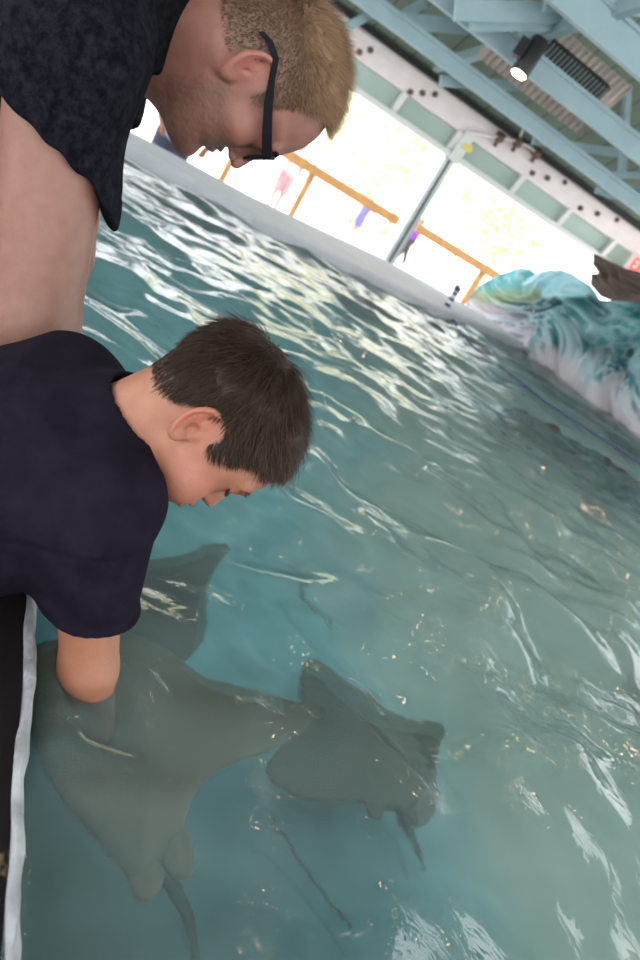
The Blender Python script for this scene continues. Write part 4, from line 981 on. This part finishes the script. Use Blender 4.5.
# ------------------------------------------------------------------ people beyond the tank
def figure(base, s, face, pose, shirt, pants, skin, hairc, label, lean=0.):
    """base: feet position, s: height in metres; pose: dict of joint offsets in body heights (right, forward, up)"""
    f_ = nrm(np.array([face[0], face[1], 0])); r_ = np.cross(f_, (0, 0, 1)); A = np.stack([r_, f_, (0, 0, 1)])
    W = lambda q: np.array(base)+s*(np.array(q, float)@A)
    J = dict(hl=(-.05, 0, .52), hr=(.05, 0, .52), kl=(-.055, .01, .28), kr=(.055, .01, .28), al=(-.06, 0, .04), ar=(.06, 0, .04), ch=(0, 0, .72), nk=(0, 0, .83), hd=(0, .015, .925),
             sl=(-.11, 0, .80), sr=(.11, 0, .80), el=(-.14, .0, .64), er=(.14, .0, .64), wl=(-.14, .06, .50), wr=(.14, .06, .50)); J.update(pose); J = {k: W(v) for k, v in J.items()}
    o = empty('person', base, label, 'person')
    def arms(p, g, ra, full=1):
        d = None
        for k in 'lr':
            e = sm(cap(p, J['s'+k], J['e'+k], ra*s, ra*.85*s), cap(p, J['e'+k], J['w'+k], ra*.85*s, ra*.6*s), .01*s) if full else cap(p, J['s'+k], J['s'+k]*.45+J['e'+k]*.55, ra*s, ra*s)
            d = e if d is None else np.minimum(d, e)
        return d
    def torso(p, g): return sm(tube_e(p, (J['hl']+J['hr'])/2, J['ch']*.35+J['nk']*.65, J['sr']-J['sl'], [(0, (.085+g)*s, (.06+g)*s), (1, (.105+g)*s, (.065+g)*s)], .03*s), cap(p, J['sl'], J['sr'], (.035+g)*s), .03*s)
    def lg(p, g, cut=0):
        d = None
        for k in 'lr':
            e = sm(cap(p, J['h'+k], J['k'+k], (.05+g)*s, (.034+g)*s), cap(p, J['k'+k], J['a'+k], (.034+g)*s, (.021+g)*s), .01*s)
            if not cut: e = sm(e, cap(p, J['a'+k]-(0, 0, .02*s), J['a'+k]+f_*.09*s-(0, 0, .025*s), .02*s, .017*s), .01*s)
            else: e = smax(e, W((0, 0, cut))[2]-p[:, 2], .01)
            d = e if d is None else np.minimum(d, e)
        return d
    def head(p): return sm(ell((p-J['hd'])@A.T, (0, 0, 0), (.046*s, .057*s, .068*s)), sm(cap(p, J['nk'], J['hd'], .03*s, .028*s), ell((p-J['hd'])@A.T, (0, .058*s, -.01*s), (.01*s, .014*s, .016*s)), .01*s), .015*s)
    def hands(p):
        d = None
        for k in 'lr':
            w = J['w'+k]; t = nrm(w-J['e'+k]); e = sm(ell(p, w+t*.03*s, (.017*s, .022*s, .028*s)), cap(p, w+t*.04*s, w+t*.075*s, .010*s, .007*s), .008*s); e = sm(e, cap(p, w+t*.02*s, w+t*.05*s+r_*.018*s, .008*s, .006*s), .006*s)
            d = e if d is None else np.minimum(d, e)
        return d
    al = np.array(list(J.values())); lo_, hi_ = al.min(0)-.13*s, al.max(0)+.13*s; h = .011*s
    body = lambda p: sm(sm(sm(torso(p, -.012), head(p), .01), np.minimum(arms(p, 0, .027), hands(p)), .008), lg(p, -.004), .02)
    mk = simple('skin_tone', skin, .6, noise=.05)
    sdf_obj('body', body, lo_, hi_, h, mk, o)
    sdf_obj('t_shirt', lambda p: smax(sm(torso(p, .006), arms(p, 0, .038, 0), .02*s), p[:, 2]-J['nk'][2]-.005*s, .01), lo_, hi_, h, simple('shirt_cloth', shirt, .85, noise=.08), o)
    sdf_obj('shorts', lambda p: smax(lg(p, .012, pants[1]), p[:, 2]-(J['hl'][2]+.04*s), .01), lo_, hi_, h, simple('shorts_cloth', pants[0], .85, noise=.08), o)
    sdf_obj('hair', lambda p: smax(ell((p-J['hd'])@A.T, (0, -.008*s, .012*s), (.052*s, .06*s, .066*s)), ((p-J['hd'])@A.T)[:, 1]*.8-((p-J['hd'])@A.T)[:, 2]-.012*s, .01*s), lo_, hi_, h, simple('hair_tone', hairc, .6), o)
    return o
def ground_at(px, py, y): p = ony(px, py, y); return np.array([p[0], y, FLOOR])
walk = dict(kl=(-.05, .10, .29), al=(-.05, .16, .05), kr=(.05, -.06, .28), ar=(.05, -.16, .07), el=(-.17, .05, .66), wl=(-.24, .10, .70), er=(.17, -.03, .66), wr=(.26, .05, .68))
figure(ground_at(400, 260, 21.), 1.35, (-.9, -.2), walk, (.16, .03, .32), ((.03, .025, .03), .06), (.25, .12, .08), (.25, .14, .06), 'small person in a bright purple shirt walking outside, right of the metal post')
figure(ground_at(350, 238, 19.), 1.2, (.9, .2), dict(el=(-.16, .08, .74), wl=(-.20, .14, .86), er=(.16, .08, .70), wr=(.24, .12, .78)), (.12, .11, .30), ((.12, .11, .30), .34), (.4, .22, .17), (.5, .35, .2), 'child in periwinkle clothes outside with arms raised, left of the metal post')
figure(ground_at(272, 205, 15.), 1.45, (.3, -1), dict(er=(.15, .1, .66), wr=(.10, .18, .56)), (.4, .38, .5), ((.35, .2, .22), .3), (.4, .24, .2), (.4, .3, .2), 'person in a pale top outside, beneath the timber railing by the man\'s forehead')
lb = onz(176, 140, .07); figure((lb[0]+.05, lb[1]+.42, FLOOR), 1.6, (-.05, -1), dict(ch=(0, .08, .70), nk=(0, .20, .79), hd=(0, .27, .86), sl=(-.11, .17, .77), sr=(.11, .17, .77), el=(-.17, .27, .66), wl=(-.13, .36, .57), er=(.17, .27, .66), wr=(.12, .37, .57)), (.36, .40, .55), ((.05, .06, .1), .3), (.33, .14, .09), (.12, .08, .05), 'person in pale blue shirt leaning on the far curb behind the man\'s chin')

# ------------------------------------------------------------------ trees outside
def tree(x, y, h, label, seed):
    r = np.random.default_rng(seed); o = empty('tree', (x, y, FLOOR), label, 'tree', 'sunlit trees outside')
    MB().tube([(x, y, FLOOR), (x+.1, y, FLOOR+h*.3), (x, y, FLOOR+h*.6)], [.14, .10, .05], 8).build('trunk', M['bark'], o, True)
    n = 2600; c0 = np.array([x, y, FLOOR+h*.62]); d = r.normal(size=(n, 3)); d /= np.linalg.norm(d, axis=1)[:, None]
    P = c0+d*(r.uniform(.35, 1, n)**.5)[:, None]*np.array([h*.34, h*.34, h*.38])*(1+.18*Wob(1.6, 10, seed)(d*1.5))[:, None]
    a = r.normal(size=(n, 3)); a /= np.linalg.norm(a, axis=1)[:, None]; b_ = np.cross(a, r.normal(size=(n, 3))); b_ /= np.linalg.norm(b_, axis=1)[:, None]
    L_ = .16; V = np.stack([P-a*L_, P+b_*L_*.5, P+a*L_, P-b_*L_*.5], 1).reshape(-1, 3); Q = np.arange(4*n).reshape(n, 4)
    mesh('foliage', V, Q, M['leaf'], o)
for i, (px, y, h) in enumerate([(345, 26, 5.0), (385, 31, 6.2), (470, 36, 6.), (510, 27, 4.6), (560, 44, 6.5), (280, 38, 6.)]):
    g = ony(px, 230, y); tree(g[0], y, h, 'sunlit tree beyond the opening, bleached by the daylight', 200+i)

# ------------------------------------------------------------------ light
wd = bpy.data.worlds.new('sky'); scene.world = wd; wd.use_nodes = True; nt = wd.node_tree
bg = nt.nodes['Background']; bg.inputs[0].default_value = (.98, .99, 1, 1); bg.inputs[1].default_value = 4.2
sd = bpy.data.lights.new('sun', 'SUN'); sd.energy = 6; sd.angle = .01; sd.color = (1, .96, .88)
so_ = bpy.data.objects.new('sun', sd); COL.objects.link(so_); so_.rotation_euler = Vector((.25, .42, -1.)).to_track_quat('-Z', 'Y').to_euler()
vs = scene.view_settings; vs.view_transform = 'Standard'; vs.look = 'None'; vs.gamma = 1; vs.use_curve_mapping = False; vs.exposure = -0.3
scene.cycles.max_bounces = 8; scene.cycles.transparent_max_bounces = 12
scene.cycles.caustics_reflective = False; scene.cycles.sample_clamp_indirect = 8
print('HIPS', bHip, mHip, bN, bRs, bLs, mRs, mLs, mEl, bEl)
